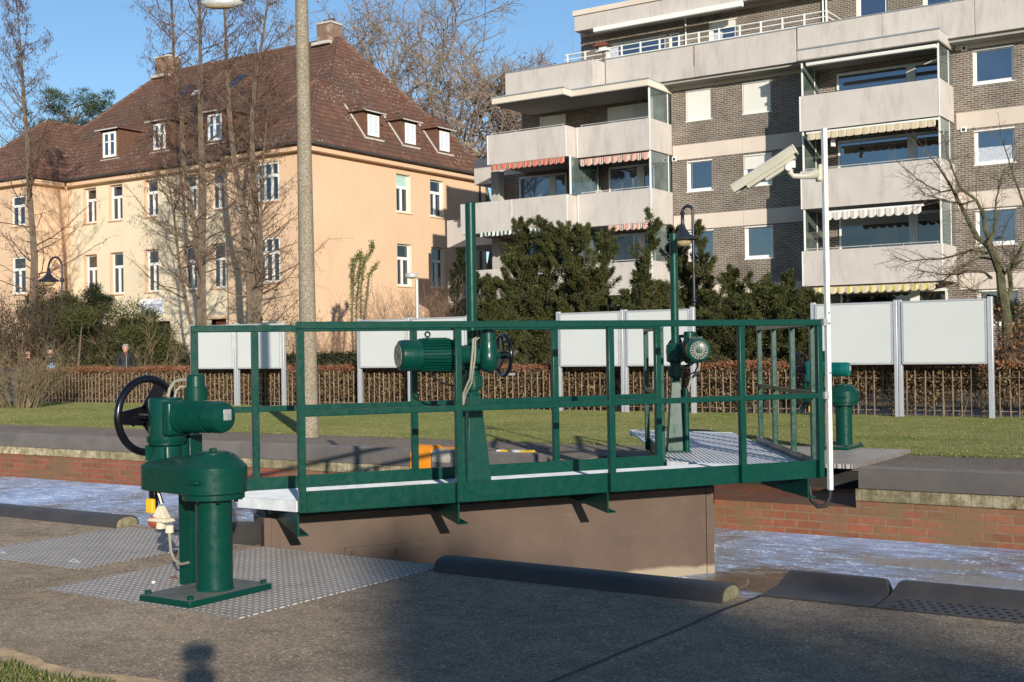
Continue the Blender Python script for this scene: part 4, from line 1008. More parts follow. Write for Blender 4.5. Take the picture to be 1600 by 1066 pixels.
# ------------------------------------------------------------------ helpers for facades
def wall_grid(fn, a0, a1, z0, z1, holes):
    """a wall face in the (run, height) plane with openings left out; fn maps (a, z) to a point"""
    A = sorted({a0, a1, *[v for h in holes for v in h[:2] if a0 < v < a1]}); Z = sorted({z0, z1, *[v for h in holes for v in h[2:4] if z0 < v < z1]})
    mb = MB()
    for i in range(len(A) - 1):
        for j in range(len(Z) - 1):
            ca, cz = (A[i] + A[i + 1]) / 2, (Z[j] + Z[j + 1]) / 2
            if any(h[0] < ca < h[1] and h[2] < cz < h[3] for h in holes): continue
            mb.quad(fn(A[i], Z[j]), fn(A[i + 1], Z[j]), fn(A[i + 1], Z[j + 1]), fn(A[i], Z[j + 1]))
    return mb
# a facade frame: D('y', plane) looks along +y, run = x ; D('x', plane) faces +x, run = y. depth goes into the wall
def facade(axis, plane):
    if axis == 'y': return lambda a, d, z: (a, plane + d, z)
    return lambda a, d, z: (plane - d, a, z)
def fbox(mb, f, a0, a1, d0, d1, z0, z1):
    return mb.add([f(a, d, z) for z in (z0, z1) for a, d in ((a0, d0), (a1, d0), (a1, d1), (a0, d1))],
                  [(0, 3, 2, 1), (4, 5, 6, 7), (0, 1, 5, 4), (1, 2, 6, 5), (2, 3, 7, 6), (3, 0, 4, 7)])
def house_window(f, a0, a1, z0, z1, par, dep=.22, lights=2, surround='reveal', transom=.34, tint=None, curtain=False):
    """recessed casement: surround lining, sill, white frame with transom and mullion, dark panes"""
    mb = MB(); e = .004
    for q in ((a0 - .0, a0 + .03), (a1 - .03, a1)): fbox(mb, f, q[0] + e, q[1] - e, .003, dep + .06, z0 + e, z1 - e)
    fbox(mb, f, a0 + .03, a1 - .03, .003, dep + .06, z1 - .034, z1 - e)
    mb.build('window_surround', surround, par, smooth=0)
    mb = MB(); fbox(mb, f, a0 - .05, a1 + .05, -.07, dep + .02, z0 - .07, z0 + .0); mb.build('sill', surround, par, bevel=.008)
    w = MB(); i0, i1 = a0 + .035, a1 - .035; t0, t1 = z0 + .005, z1 - .04; fr = .085
    zt = t1 - (t1 - t0) * transom
    fbox(w, f, i0, i0 + fr, dep - .05, dep + .03, t0, t1); fbox(w, f, i1 - fr, i1, dep - .05, dep + .03, t0, t1)
    fbox(w, f, i0 + fr, i1 - fr, dep - .05, dep + .03, t0, t0 + fr); fbox(w, f, i0 + fr, i1 - fr, dep - .05, dep + .03, t1 - fr * .8, t1)
    fbox(w, f, i0 + fr, i1 - fr, dep - .07, dep + .03, zt - .07, zt + .07)
    for k in range(1, lights):
        x = i0 + (i1 - i0) * k / lights
        fbox(w, f, x - .06, x + .06, dep - .06, dep + .03, t0 + fr, zt - .07)
        if lights > 2: fbox(w, f, x - .05, x + .05, dep - .055, dep + .03, zt + .07, t1 - fr * .8)
    wo_ = w.build('window', 'frame', par, bevel=.006)
    p = MB(); fbox(p, f, i0 + .01, i1 - .01, dep + .0, dep + .018, t0 + .01, t1 - .01); p.build('pane', 'panedark', wo_, smooth=0)
    if curtain:
        p = MB(); fbox(p, f, i0 + fr, i1 - fr, dep - .012, dep - .002, zt + .07, t1 - fr * .8); p.build('blind', curtain, wo_, smooth=0)
    return wo_
# ------------------------------------------------------------------ the old house
HX, HB = -37.34, 53.8
t = thing('old_house', (-48, 46, 0), 'peach and pale yellow plastered house with big brown tiled hip roof and dormers', 'house')
ZE = 10.62
CW = [(-53.97, -52.93), (-51.92, -50.87), (-49.23, -48.2), (-46.46, -45.45), (-44.52, -43.52)]
holes_c = [(a, b, 8.36, 10.2) for a, b in CW] + [(a, b, 4.6, 6.74) for a, b in CW] + [(-44.52, -43.52, .9, 3.1), (-50.25, -47.45, .0, 3.12)]
wall_grid(lambda a, z: (a, 41.0, z), -55.3, -42.3, 0, ZE, holes_c).build('wall', 'yellowplaster', t, smooth=0, recalc=False)
RW = [(-40.36, -38.95)]
holes_r = [(a, b, 8.28, 10.05) for a, b in RW] + [(a, b, 4.63, 6.68) for a, b in RW] + [(-40.4, -39.2, .9, 2.95)]
mb = wall_grid(lambda a, z: (a, 40.0, z), -42.3, HX, 0, ZE, holes_r)
mb.quad((-42.3, 41.0, 0), (-42.3, 40.0, 0), (-42.3, 40.0, ZE), (-42.3, 41.0, ZE)); mb.build('wall', 'peach', t, smooth=0, recalc=False)
SW = [(46.25, 47.42), (48.93, 50.12)]
holes_s = [(a, b, 8.2, 10.08) for a, b in SW] + [(a, b, 4.62, 6.69) for a, b in SW]
wall_grid(lambda a, z: (HX, a, z), 40.0, HB, 0, ZE, holes_s).build('wall', 'peach', t, smooth=0, recalc=False)
LW = [(-56.95, -55.75)]
LY = 38.8
holes_l = [(a, b, 8.25, 9.82) for a, b in LW] + [(a, b, 4.72, 6.66) for a, b in LW]
mb = wall_grid(lambda a, z: (a, LY, z), -62.2, -55.3, 0, ZE, holes_l)
mb.quad((-55.3, LY, 0), (-55.3, 41.0, 0), (-55.3, 41.0, ZE), (-55.3, LY, ZE)); mb.quad((-62.2, HB, 0), (-62.2, LY, 0), (-62.2, LY, ZE), (-62.2, HB, ZE))
mb.quad((HX, HB, 0), (-62.2, HB, 0), (-62.2, HB, ZE), (HX, HB, ZE)); mb.build('wall', 'peach', t, smooth=0, recalc=False)
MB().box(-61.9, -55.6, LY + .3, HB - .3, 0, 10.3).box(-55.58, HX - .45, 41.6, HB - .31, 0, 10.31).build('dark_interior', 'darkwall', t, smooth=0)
fc, frr, fs, fl_ = facade('y', 41.0), facade('y', 40.0), facade('x', HX), facade('y', LY)
for k, (a, b) in enumerate(CW):
    house_window(fc, a, b, 8.36, 10.2, t); house_window(fc, a, b, 4.6, 6.74, t)
for a, b in RW:
    house_window(frr, a, b, 8.28, 10.05, t, .06, 3); house_window(frr, a, b, 4.63, 6.68, t, .06, 3); house_window(frr, -40.4, -39.2, .9, 2.95, t, .1, 2)
MT['creamreveal'] = _plaster('cream_window_surround', (.80, .68, .48))
for k, (a, b) in enumerate(SW):
    house_window(fs, a, b, 8.2, 10.08, t, .22, 2, 'creamreveal', curtain='mintblind' if k == 0 and MT.setdefault('mintblind', plain('mint_roller_blind', (.40, .58, .52), .7, 0, .05)) else False)
    house_window(fs, a, b, 4.62, 6.69, t, .22, 2, 'creamreveal')
for a, b in LW: house_window(fl_, a, b, 8.25, 9.82, t, .1, 2); house_window(fl_, a, b, 4.72, 6.66, t, .1, 2)
# lower door; a dark panel stands in for the shade in the passage
d_ = MB(); fbox(d_, fc, -44.5, -43.54, .25, .3, .02, 3.08); d_.build('door', 'wood', t, bevel=.01)
d_ = MB(); fbox(d_, fc, -44.75, -43.3, -.12, .0, 3.12, 3.22); d_.build('door_canopy', 'reveal', t)
p = MB(); fbox(p, fc, -50.25, -47.45, .5, .55, 0, 3.1); p.build('passage_shade', 'darkwall', t, smooth=0)
# cornice and gutter, one run per side
def eave_run(pts, zc0=10.33, zc1=10.56):
    mb = MB(); gt = MB()
    for (xa, ya, xb, yb, ox, oy) in pts:
        x0, x1 = sorted((xa, xb)); y0, y1 = sorted((ya, yb))
        if ya == yb: mb.box(x0, x1, ya - .34, ya + .02, zc0, zc1); gt.xprism([(ya - .52, 10.585), (ya - .50, 10.68), (ya - .36, 10.70), (ya - .36, 10.585)], x0 - .02, x1 + .02)
        else: mb.box(xa - .02, xa + .34, y0, y1, zc0, zc1); gt.yprism([(xa + .52, 10.585), (xa + .50, 10.68), (xa + .36, 10.70), (xa + .36, 10.585)], y0 - .02, y1 + .02)
    mb.build('cornice', 'peach', t, bevel=.03); gt.build('gutter', 'gutter', t, bevel=.01)
eave_run([(-62.6, LY, -55.3 + .34, LY, 0, 0)]); eave_run([(-54.94, 41.0, -42.3, 41.0, 0, 0)]); eave_run([(-42.32, 40.0, HX + .345, 40.0, 0, 0)]); eave_run([(HX, 40.03, HX, HB, 0, 0)])
mb = MB(); mb.box(-55.32, -54.96, LY + .03, 40.6, 10.331, 10.561); mb.build('cornice', 'peach', t, bevel=.03)
MB().tube([(-55.1, 40.55, 10.5), (-55.1, 40.75, 10.3), (-55.15, 40.9, 10.1), (-55.15, 40.9, .3)], .055, 10).build('downpipe', 'reveal', t)
MB().tube([(HX + .1, 53.2, 10.5), (HX + .07, 53.2, 10.0), (HX + .07, 53.2, .3)], .055, 10).build('downpipe', 'gutter', t)
# roof
E0 = 10.60; xr, xl = HX + .5, -61.4
A_ = (xr, 54.3, E0); B_ = (xr, 39.5, E0); C_ = (-39.48, 43.13, 14.30); D_ = (-39.48, 44.13, 14.30); Er = (-41.75, 47.3, 17.48); El = (-55.1, 47.3, 17.48)
Lf = (xl, 40.5, E0); Lb = (xl, 54.3, E0); W1 = (-42.3, 39.5, E0); W2 = (-42.3, 40.5, E0)
mb = MB(); V = [A_, B_, C_, D_, Er, El, Lf, Lb, W1, W2]
mb.add(V, [(0, 4, 3, 2, 1), (1, 2, 8), (8, 2, 3, 9), (9, 3, 4, 5, 6), (6, 5, 7), (7, 5, 4, 0)])
mb.add([(x, y, z - .035) for x, y, z in V], [(0, 1, 8, 9, 6, 7)])
rf = mb.build('roof', 'tile', t, smooth=0)
mb = MB(); w0, w1, wy, rz = -62.75, -54.8, LY - .5, 14.45; cx_ = (w0 + w1) / 2
mb.add([(w0, wy, E0 + .01), (w1, wy, E0 + .01), (cx_, wy + 3.95, rz), (cx_, 47, rz), (w0, 47, E0 + .01), (w1, 47, E0 + .01)], [(0, 1, 2), (1, 5, 3, 2), (0, 2, 3, 4), (0, 4, 5, 1)])
mb.build('roof', 'tile', t, smooth=0)
def ridge(mb, p, q, r=.10, step=.33):
    p, q = Vector(p), Vector(q); n = int((q - p).length / step)
    for i in range(n): mb.tube([p + (q - p) * (i / n), p + (q - p) * ((i + 1.05) / n)], [r * 1.08, r * .94], 8)
for p, q in ((Er, El), (Er, D_), (C_, B_), (C_, D_), (Er, A_), (El, Lf), ((cx_, wy + 3.95, rz), (w1, wy, E0)), ((cx_, wy + 3.95, rz), (cx_, 46, rz)), ((cx_, wy + 3.95, rz), (w0, wy, E0)), (C_, W1)):
    mb = MB(); ridge(mb, p, q); mb.build('ridge_tiles', 'tile', rf)
def slope_front(y): return E0 + (y - 40.5) * (17.48 - E0) / 6.8
def front_dormer(xc, wy_, w_=1.15, z0=11.75, z1=13.05):
    """box dormer on the front slope, window flush with its front, flat hipped cap"""
    yb = 40.5 + (z1 + .25 - E0) / ((17.48 - E0) / 6.8)
    d = MB(); h = w_ / 2 + .18
    d.add([(xc - h, wy_, z0 - .12), (xc + h, wy_, z0 - .12), (xc + h, wy_, z1 + .12), (xc - h, wy_, z1 + .12), (xc - h, yb + .3, z1 + .12), (xc + h, yb + .3, z1 + .12)],
          [(0, 1, 2, 3), (1, 5, 2), (0, 3, 4), (2, 5, 4, 3), (0, 4, 5, 1)])
    do = d.build('dormer', 'tileshingle', t, smooth=0)
    c = MB(); k = .2
    c.add([(xc - h - k, wy_ - .25, z1 + .125), (xc + h + k, wy_ - .25, z1 + .125), (xc + h + k, yb + .2, z1 + .13), (xc - h - k, yb + .2, z1 + .13), (xc - h * .4, wy_ + .5, z1 + .52), (xc + h * .4, wy_ + .5, z1 + .52), (xc + h * .4, yb + .9, z1 + .62), (xc - h * .4, yb + .9, z1 + .62)],
          [(0, 1, 5, 4), (1, 2, 6, 5), (3, 0, 4, 7), (4, 5, 6, 7), (0, 3, 2, 1), (2, 3, 7, 6)])
    c.build('dormer_roof', 'tile', do, smooth=0)
    f = facade('y', wy_)
    l = MB(); fbox(l, f, xc - h - k, xc + h + k, -.27, -.24, z1 + .09, z1 + .15); fbox(l, f, xc - h - .05, xc + h + .12, -.05, .02, z0 - .17, z0 - .09); l.build_each('lead_edge', 'lead', do, smooth=0)
    wd = MB(); a0, a1 = xc - w_ / 2, xc + w_ / 2
    for q in ((a0, a0 + .13, z0, z1), (a1 - .13, a1, z0, z1), (a0 + .13, a1 - .13, z0, z0 + .13), (a0 + .13, a1 - .13, z1 - .1, z1), (xc - .08, xc + .08, z0 + .13, z1 - .1)): fbox(wd, f, q[0], q[1], -.05, .0, q[2], q[3])
    fbox(wd, f, a0 + .13, a1 - .13, -.045, 0, (z0 + z1) / 2 + .12, (z0 + z1) / 2 + .18)
    wd = wd.build('window', 'frame', do, bevel=.006)
    return do
def pane_for(do, f, a0, a1, z0, z1):
    p = MB(); fbox(p, f, a0, a1, -.02, -.003, z0, z1); return p.build('pane', 'pane', do, smooth=0)
for px, pz in (((162, 182), 247), ((241, 259), 236), ((326, 347), 224)):
    wy_ = 41.55; xa, xb = aty(px[0], pz, wy_)[0], aty(px[1], pz, wy_)[0]
    do = front_dormer((xa + xb) / 2, wy_, xb - xa); pane_for(do, facade('y', wy_), xa + .06, xb - .06, 11.8, 13.0)
def side_dormer(yc, xw=-37.45, w_=.82, z0=11.62, z1=12.62):
    xb = xr - (z1 + .1 - E0) / 1.4 - .3
    h = w_ / 2 + .16
    d = MB().add([(xw, yc - h, z0 - .12), (xw, yc + h, z0 - .12), (xw, yc + h, z1 + .12), (xw, yc - h, z1 + .12), (xb, yc - h, z1 + .12), (xb, yc + h, z1 + .12)],
                 [(0, 1, 2, 3), (1, 5, 2), (0, 3, 4), (2, 5, 4, 3), (0, 4, 5, 1)]).build('dormer', 'tileshingle', t, smooth=0)
    k = .2; c = MB()
    c.add([(xw + .22, yc - h - k, z1 + .125), (xw + .22, yc + h + k, z1 + .125), (xb - .1, yc + h + k, z1 + .13), (xb - .1, yc - h - k, z1 + .13), (xw - .5, yc - h * .45, z1 + .78), (xw - .5, yc + h * .45, z1 + .78), (xb - .9, yc + h * .45, z1 + .95), (xb - .9, yc - h * .45, z1 + .95)],
          [(0, 1, 5, 4), (1, 2, 6, 5), (3, 0, 4, 7), (4, 5, 6, 7), (0, 3, 2, 1), (2, 3, 7, 6)])
    c.build('dormer_roof', 'tile', d, smooth=0)
    f = facade('x', xw); l = MB()
    fbox(l, f, yc - h - k, yc + h + k, -.25, -.215, z1 + .085, z1 + .14); fbox(l, f, yc - h - .05, yc + h + .2, -.06, .02, z0 - .18, z0 - .10)
    sl = 1.4
    for s_ in (-1,):
        y = yc + s_ * (h + .03); zb = z0 - .12; xq = xr - (zb - E0) / sl
        l.tube([(xw + .02, y, zb + .02), (xb, y, E0 + (xr - xb) * sl + .04)], .045, 6)
    l.build_each('lead_edge', 'lead', d, smooth=0)
    a0, a1 = yc - w_ / 2, yc + w_ / 2; wd = MB()
    for q in ((a0, a0 + .11, z0, z1), (a1 - .11, a1, z0, z1), (a0 + .11, a1 - .11, z0, z0 + .12), (a0 + .11, a1 - .11, z1 - .09, z1), (yc - .07, yc + .07, z0 + .12, z1 - .09)): fbox(wd, f, q[0], q[1], -.05, 0, q[2], q[3])
    w2 = wd.build('window', 'frame', d, bevel=.006)
    p = MB(); fbox(p, f, a0 + .05, a1 - .05, -.02, -.003, z0 + .05, z1 - .05); p.build('pane', 'curtain', d, smooth=0)
    b = MB()
    for q in ((a0 - .08, a0 - .01, z0 - .02, z1 + .08), (a1 + .01, a1 + .08, z0 - .02, z1 + .08)): fbox(b, f, q[0], q[1], -.03, .0, q[2], q[3])
    b.build_each('dormer_trim', 'tileshingle', d)
for yc in (44.72, 47.52, 50.32): side_dormer(yc)
# chimneys, skylights
def chimney(px, py, y, w_, d_, z0, z1):
    p = aty(px, py, y)
    c = MB().box(p[0] - w_ / 2, p[0] + w_ / 2, y - d_ / 2, y + d_ / 2, z0, z1).build('chimney', 'chimney', t, smooth=0)
    MB().box(p[0] - w_ / 2 - .05, p[0] + w_ / 2 + .05, y - d_ / 2 - .05, y + d_ / 2 + .05, z1, z1 + .1).build('chimney_cap', 'lead', c, bevel=.01)
    mb = MB()
    for k in (-.25, .05, .25): mb.cyl((p[0] + k * w_, y, z1 + .1), .09, .22, 10)
    mb.build_each('chimney_pot', 'gutter', c)
    MB().box(p[0] - w_ / 2 - .12, p[0] + w_ / 2 + .1, y - d_ / 2 - .3, y - d_ / 2 - .02, z0 + .35, z0 + .5).build('lead_edge', 'lead', c)
chimney(514, 50, 47.4, .95, .8, 16.8, 18.25); chimney(262, 96, 47.4, 1.2, .8, 16.8, 18.3)
def skylight(px, py, wx, ly, mat='pane'):
    # point on the front slope seen at the pixel
    d = ray(px, py); k = (17.48 - E0) / 6.8
    s = (E0 - 40.5 * k - H) / (d[2] - k * d[1]); p = O + d * s
    n = Vector((0, -k, 1)).normalized(); u = Vector((1, 0, 0)); v = n.cross(u)
    mb = MB(lambda a, b, c: tuple(Vector(p) + u * a + v * b + n * c))
    fr_ = mb.box(-wx / 2, wx / 2, -ly / 2, ly / 2, .0, .09).build('skylight', 'gutter' if mat == 'pane' else 'lead', rf, bevel=.01)
    MB(mb.tf).box(-wx / 2 + .06, wx / 2 - .06, -ly / 2 + .06, ly / 2 - .06, .091, .1).build('pane', mat, rf, smooth=0)
skylight(371, 129, .8, 1.1); skylight(292, 143, .7, .9); skylight(306, 146, .35, .4, 'white')
# banner with blue print
bx0, bx1 = -49.62, -47.86
s_ = thing('banner', ((bx0 + bx1) / 2, 40.97, 3.48), 'white school banner with blue lettering on the yellow house wall', 'sign')
MB().box(bx0, bx1, 40.955, 40.975, 3.50, 4.22).build('cloth', 'banner', s_, bevel=.004)
def text3d(txt, size, loc, rot, mat, par, name='lettering', ext=.003):
    cu = bpy.data.curves.new(name, 'FONT'); cu.body = txt; cu.size = size; cu.extrude = ext; cu.align_x = 'LEFT'; cu.space_character = 1.12
    o = bpy.data.objects.new(name + '_tmp', cu); COL.objects.link(o)
    dg = bpy.context.evaluated_depsgraph_get(); me = bpy.data.meshes.new_from_object(o.evaluated_get(dg)); bpy.data.objects.remove(o)
    me.materials.clear(); me.materials.append(MT[mat]); q = bpy.data.objects.new(name, me); COL.objects.link(q)
    oo = ORG.get(par.name, (0, 0, 0)); q.location = (loc[0] - oo[0], loc[1] - oo[1], loc[2] - oo[2]); q.rotation_euler = rot; q.parent = par
    return q
text3d('MUSIKSCHULE', .185, (bx0 + .40, 40.948, 3.865), (R(90), 0, 0), 'ink', s_)
mb = MB(lambda x, z, d: (bx0 + .20 + x, 40.95 - d, 3.92 + z)); mb.lathe([(.115, 0), (.115, .004)], n=20); mb.build('emblem', 'ink', s_)
MB(lambda x, z, d: (bx0 + .22 + x, 40.945 - d, 3.93 + z)).box(-.045, .06, -.03, .03, .0, .003).build('emblem_gap', 'banner', s_, smooth=0)
mb = MB()
random.seed(6)
x = bx0 + .42
while x < bx1 - .35: w_ = random.uniform(.03, .09); mb.box(x, x + w_, 40.949, 40.953, 3.785, 3.808); x += w_ + .02
mb.build('small_print', 'ink', s_, smooth=0)
# ------------------------------------------------------------------ the apartment block
t = ap = thing('apartment_block', (-15, 46, 0), 'four-storey flats of dark brick with pale concrete balconies, awnings and a set-back roof storey', 'building')
YA = 43.6; XE = 14.0
LV = [(8.95, 10.16), (6.20, 7.50), (3.48, 4.74), (.72, 2.01)]
WZ = [(10.2, 11.40), (7.46, 8.65), (4.72, 5.95), (2.0, 3.2)]
WC = [(-20.70, -19.62), (-18.35, -17.22), (-9.96, -8.64), (-3.2, -1.9)]
X = lambda px, py, y: aty(px, py, y)[0]
Zp = lambda px, py, y: aty(px, py, y)[2]
RX0, RX1 = -15.47, -10.60
rw = [(X(1311, 300, YA), X(1466, 250, YA))]
holes = [(a, b, z0, z1) for a, b in WC for z0, z1 in WZ]
wall_grid(lambda a, z: (a, YA, z), -21.34, XE, 0, 11.72, holes).build('wall', 'brickapt', t, smooth=0, recalc=False)
YL = 43.9
xl3, xl2 = X(815, 185, YL), X(773, 290, YL)
mb = wall_grid(lambda a, z: (a, YL, z), xl2, -21.34, 0, 8.95, []); mb2 = wall_grid(lambda a, z: (a, YL, z), xl3, -21.34, 8.95, 11.72, [])
mb.add(mb2.v, mb2.f)
mb.quad((-21.34, YA, 0), (-21.34, YL, 0), (-21.34, YL, 11.72), (-21.34, YA, 11.72))
mb.quad((xl3, 56, 8.95), (xl3, YL, 8.95), (xl3, YL, 11.72), (xl3, 56, 11.72)); mb.quad((xl2, 56, 0), (xl2, YL, 0), (xl2, YL, 8.95), (xl2, 56, 8.95)); mb.quad((xl2, YL, 8.95), (xl3, YL, 8.95), (xl3, 56, 8.95), (xl2, 56, 8.95))
mb.quad((XE, YA, 0), (XE, 56, 0), (XE, 56, 11.72), (XE, YA, 11.72)); mb.quad((XE, 56, 0), (xl2, 56, 0), (xl2, 56, 11.72), (XE, 56, 11.72))
mb.build('wall', 'brickapt', t, smooth=0, recalc=False)
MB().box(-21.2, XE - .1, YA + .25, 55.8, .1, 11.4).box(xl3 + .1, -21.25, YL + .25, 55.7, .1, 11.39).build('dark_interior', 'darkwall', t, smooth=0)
# concrete bands between the storeys, broken by the balconies
for z0, z1 in ((8.73, 9.30), (5.99, 6.56), (3.24, 3.80)):
    for a, b in ((-21.30, RX0 + .0), (RX1 + .06, XE)):
        n = max(1, round((b - a) / 2.9))
        mb = MB()
        for k in range(n): mb.box(a + (b - a) * k / n + .006, a + (b - a) * (k + 1) / n - .006, YA - .025, YA + .05, z0, z1)
        mb.build_each('concrete_band', 'band', t, bevel=.004)
MB().box(-21.30, RX0, YA - .022, YA + .05, 11.46, 11.60).box(RX1 + .06, XE, YA - .022, YA + .05, 11.46, 11.60).build_each('lintel_band', 'band', t, bevel=.004)
# brick-wall windows
random.seed(12)
def flat_window(x0, x1, z0, z1, y, mode='glass', par=None, fr=.10, dep=.13, kind='pane'):
    par = par or t; f = facade('y', y); w_ = MB(); e = .004
    for q in ((x0 + e, x0 + fr, z0 + e, z1 - e), (x1 - fr, x1 - e, z0 + e, z1 - e), (x0 + fr, x1 - fr, z0 + e, z0 + fr * 1.2), (x0 + fr, x1 - fr, z1 - fr * .8, z1 - e)): fbox(w_, f, q[0], q[1], dep - .04, dep + .05, q[2], q[3])
    wo_ = w_.build('window', 'frame', par, bevel=.006)
    s_ = MB(); fbox(s_, f, x0 - .03, x1 + .03, -.04, dep + .05, z0 - .035, z0 - .0); fbox(s_, f, x0 + e, x1 - e, .0, .04, z1 - .05, z1 - e); s_.build_each('sill', 'frame', wo_, bevel=.004)
    r_ = MB()
    fbox(r_, f, x0 - .0, x0 + .003, .0, dep + .1, z0, z1); fbox(r_, f, x1 - .003, x1, .0, dep + .1, z0, z1); r_.build_each('reveal', 'band', wo_, smooth=0)
    zs = z1 - fr * .8
    if mode == 'shutter': sh = (z0 + .02, z1 - .02)
    elif mode == 'half': sh = (z0 + (z1 - z0) * .55, z1 - .02)
    else: sh = None
    if sh:
        p = MB(); fbox(p, f, x0 + .03, x1 - .03, dep - .075, dep - .045, sh[0], sh[1]); p.build('roller_shutter', 'shutter', wo_, smooth=0)
    if mode != 'shutter':
        p = MB(); fbox(p, f, x0 + fr, x1 - fr, dep, dep + .015, z0 + fr * 1.1, zs); p.build('pane', kind, wo_, smooth=0)
    if mode == 'curtain':
        p = MB(); fbox(p, f, x0 + fr, x1 - fr, dep - .012, dep - .001, z0 + fr * 1.2, z0 + (z1 - z0) * .5); p.build('curtain', 'curtain', wo_, smooth=0)
    return wo_
modes = {(0, 0): 'shutter', (0, 1): 'shutter', (1, 1): 'half', (1, 2): 'curtain'}
for li, (z0, z1) in enumerate(WZ):
    for ci, (a, b) in enumerate(WC): flat_window(a, b, z0, z1, YA, modes.get((li, ci), 'glass'))
# balconies
def balcony(x0, x1, yf, yb, z0, z1, left=True, right=True, rail=True, joints=(), strips=(0, 1)):
    mb = MB(); e = .13
    mb.box(x0, x1, yf, yf + e, z0, z1)
    if left: mb.box(x0 + .003, x0 + e, yf + e, yb, z0 + .003, z1 - .003)
    if right: mb.box(x1 - e, x1 - .003, yf + e, yb, z0 + .003, z1 - .003)
    b = mb.build('balcony', 'concrete', t, bevel=.008)
    MB().box(x0 + e, x1 - e, yf + e, yb + .02, z0 + .015, z0 + .17).build('balcony_floor', 'soffit', b, smooth=0)
    mb = MB(); n = 0
    for k in strips:
        x = (x0 + .035, x1 - .035)[k]; mb.box(x - .018, x + .018, yf - .012, yf + .02, z0 + .01, z1 - .01)
    for x in joints: mb.box(x - .012, x + .012, yf - .006, yf + .01, z0, z1)
    if mb.v: mb.build_each('joint_strip', 'frame', b, smooth=0)
    if rail:
        mb = MB(); zz = z1 + .075
        mb.tube([(x0 + .15, yf + .09, zz), (x1 - .15, yf + .09, zz)], .016, 6)
        n = int((x1 - x0) / 1.2)
        for k in range(n + 1): x = x0 + .2 + (x1 - x0 - .4) * k / n; mb.tube([(x, yf + .09, z1 - .02), (x, yf + .09, zz)], .012, 5)
        mb.build('balcony_rail', 'galv', b)
    return b
def awning(x0, x1, y, z, mat, drop=.20, n=14, bar=True, sq=False, tilt=0.0):
    mb = MB(); L = x1 - x0
    if bar: mb.box(x0 - .06, x1 + .06, y - .03, y + .10, z, z + .075)
    a = mb.build('awning', 'frame', t, bevel=.01) if bar else None
    v = MB(); m = n * 6; pts = []
    for k in range(m + 1):
        ph = (k / m * n) % 1
        dd = abs(math.sin(math.pi * ph)) ** .6 if not sq else (1.0 if .10 < ph < .90 else .55)
        pts.append((x0 + L * k / m, dd))
    vs = []
    for x, dd in pts: vs += [(x, y - .032 - .02 * dd, z + .02), (x, y - .036 - .035 * dd, z - drop * (.62 + .38 * dd)), (x, y - .026 - .02 * dd, z + .02), (x, y - .03 - .035 * dd, z - drop * (.62 + .38 * dd))]
    fs = []
    for k in range(m): q = 4 * k; fs += [(q, q + 4, q + 5, q + 1), (q + 2, q + 3, q + 7, q + 6), (q + 1, q + 5, q + 7, q + 3), (q, q + 2, q + 6, q + 4)]
    v.add(vs, fs); o = v.build('valance', mat, a if a else t, smooth=0)
    if a is None: MB().box(x0, x1, y - .02, y + .35, z + .015, z + .06).build('awning_roll', mat, t)
    return o
def screen(x, y0, y1, z0, z1):
    g_ = MB().box(x - .012, x + .012, y0 + .08, y1 - .03, z0, z1).build('glass_screen', 'glassgreen', t, smooth=0)
    MB().box(x - .022, x + .022, y0, y0 + .079, z0, z1).box(x - .02, x + .02, y1 - .5, y1 - .44, z0, z1).build_each('screen_post', 'frame', g_)
def loggia_window(px0, px1, py, y, z0, z1, splits, mode='pane', extra=None):
    x0, x1 = X(px0, py, y), X(px1, py, y); f = facade('y', y); w_ = MB()
    edges = [x0] + [X(s, py, y) for s in splits] + [x1]
    fbox(w_, f, x0, x1, -.06, -.001, z1 - .09, z1); fbox(w_, f, x0, x1, -.06, -.001, z0, z0 + .09)
    for k, x in enumerate(edges):
        h = .075 if k in (0, len(edges) - 1) else .16
        fbox(w_, f, x - h if k else x, x + h if k < len(edges) - 1 else x, -.062, -.002, z0 + .09, z1 - .09)
    wo_ = w_.build('window', 'frame', t, bevel=.005)
    p = MB(); fbox(p, f, x0 + .06, x1 - .06, -.03, -.012, z0 + .08, z1 - .08); p.build('pane' if mode != 'shutter' else 'roller_shutter', mode, wo_, smooth=0)
    if extra:
        p = MB(); fbox(p, f, x0 + .1, x1 - .1, -.045, -.035, z1 - extra, z1 - .09); p.build('roller_shutter', 'soffit', wo_, smooth=0)
    return wo_
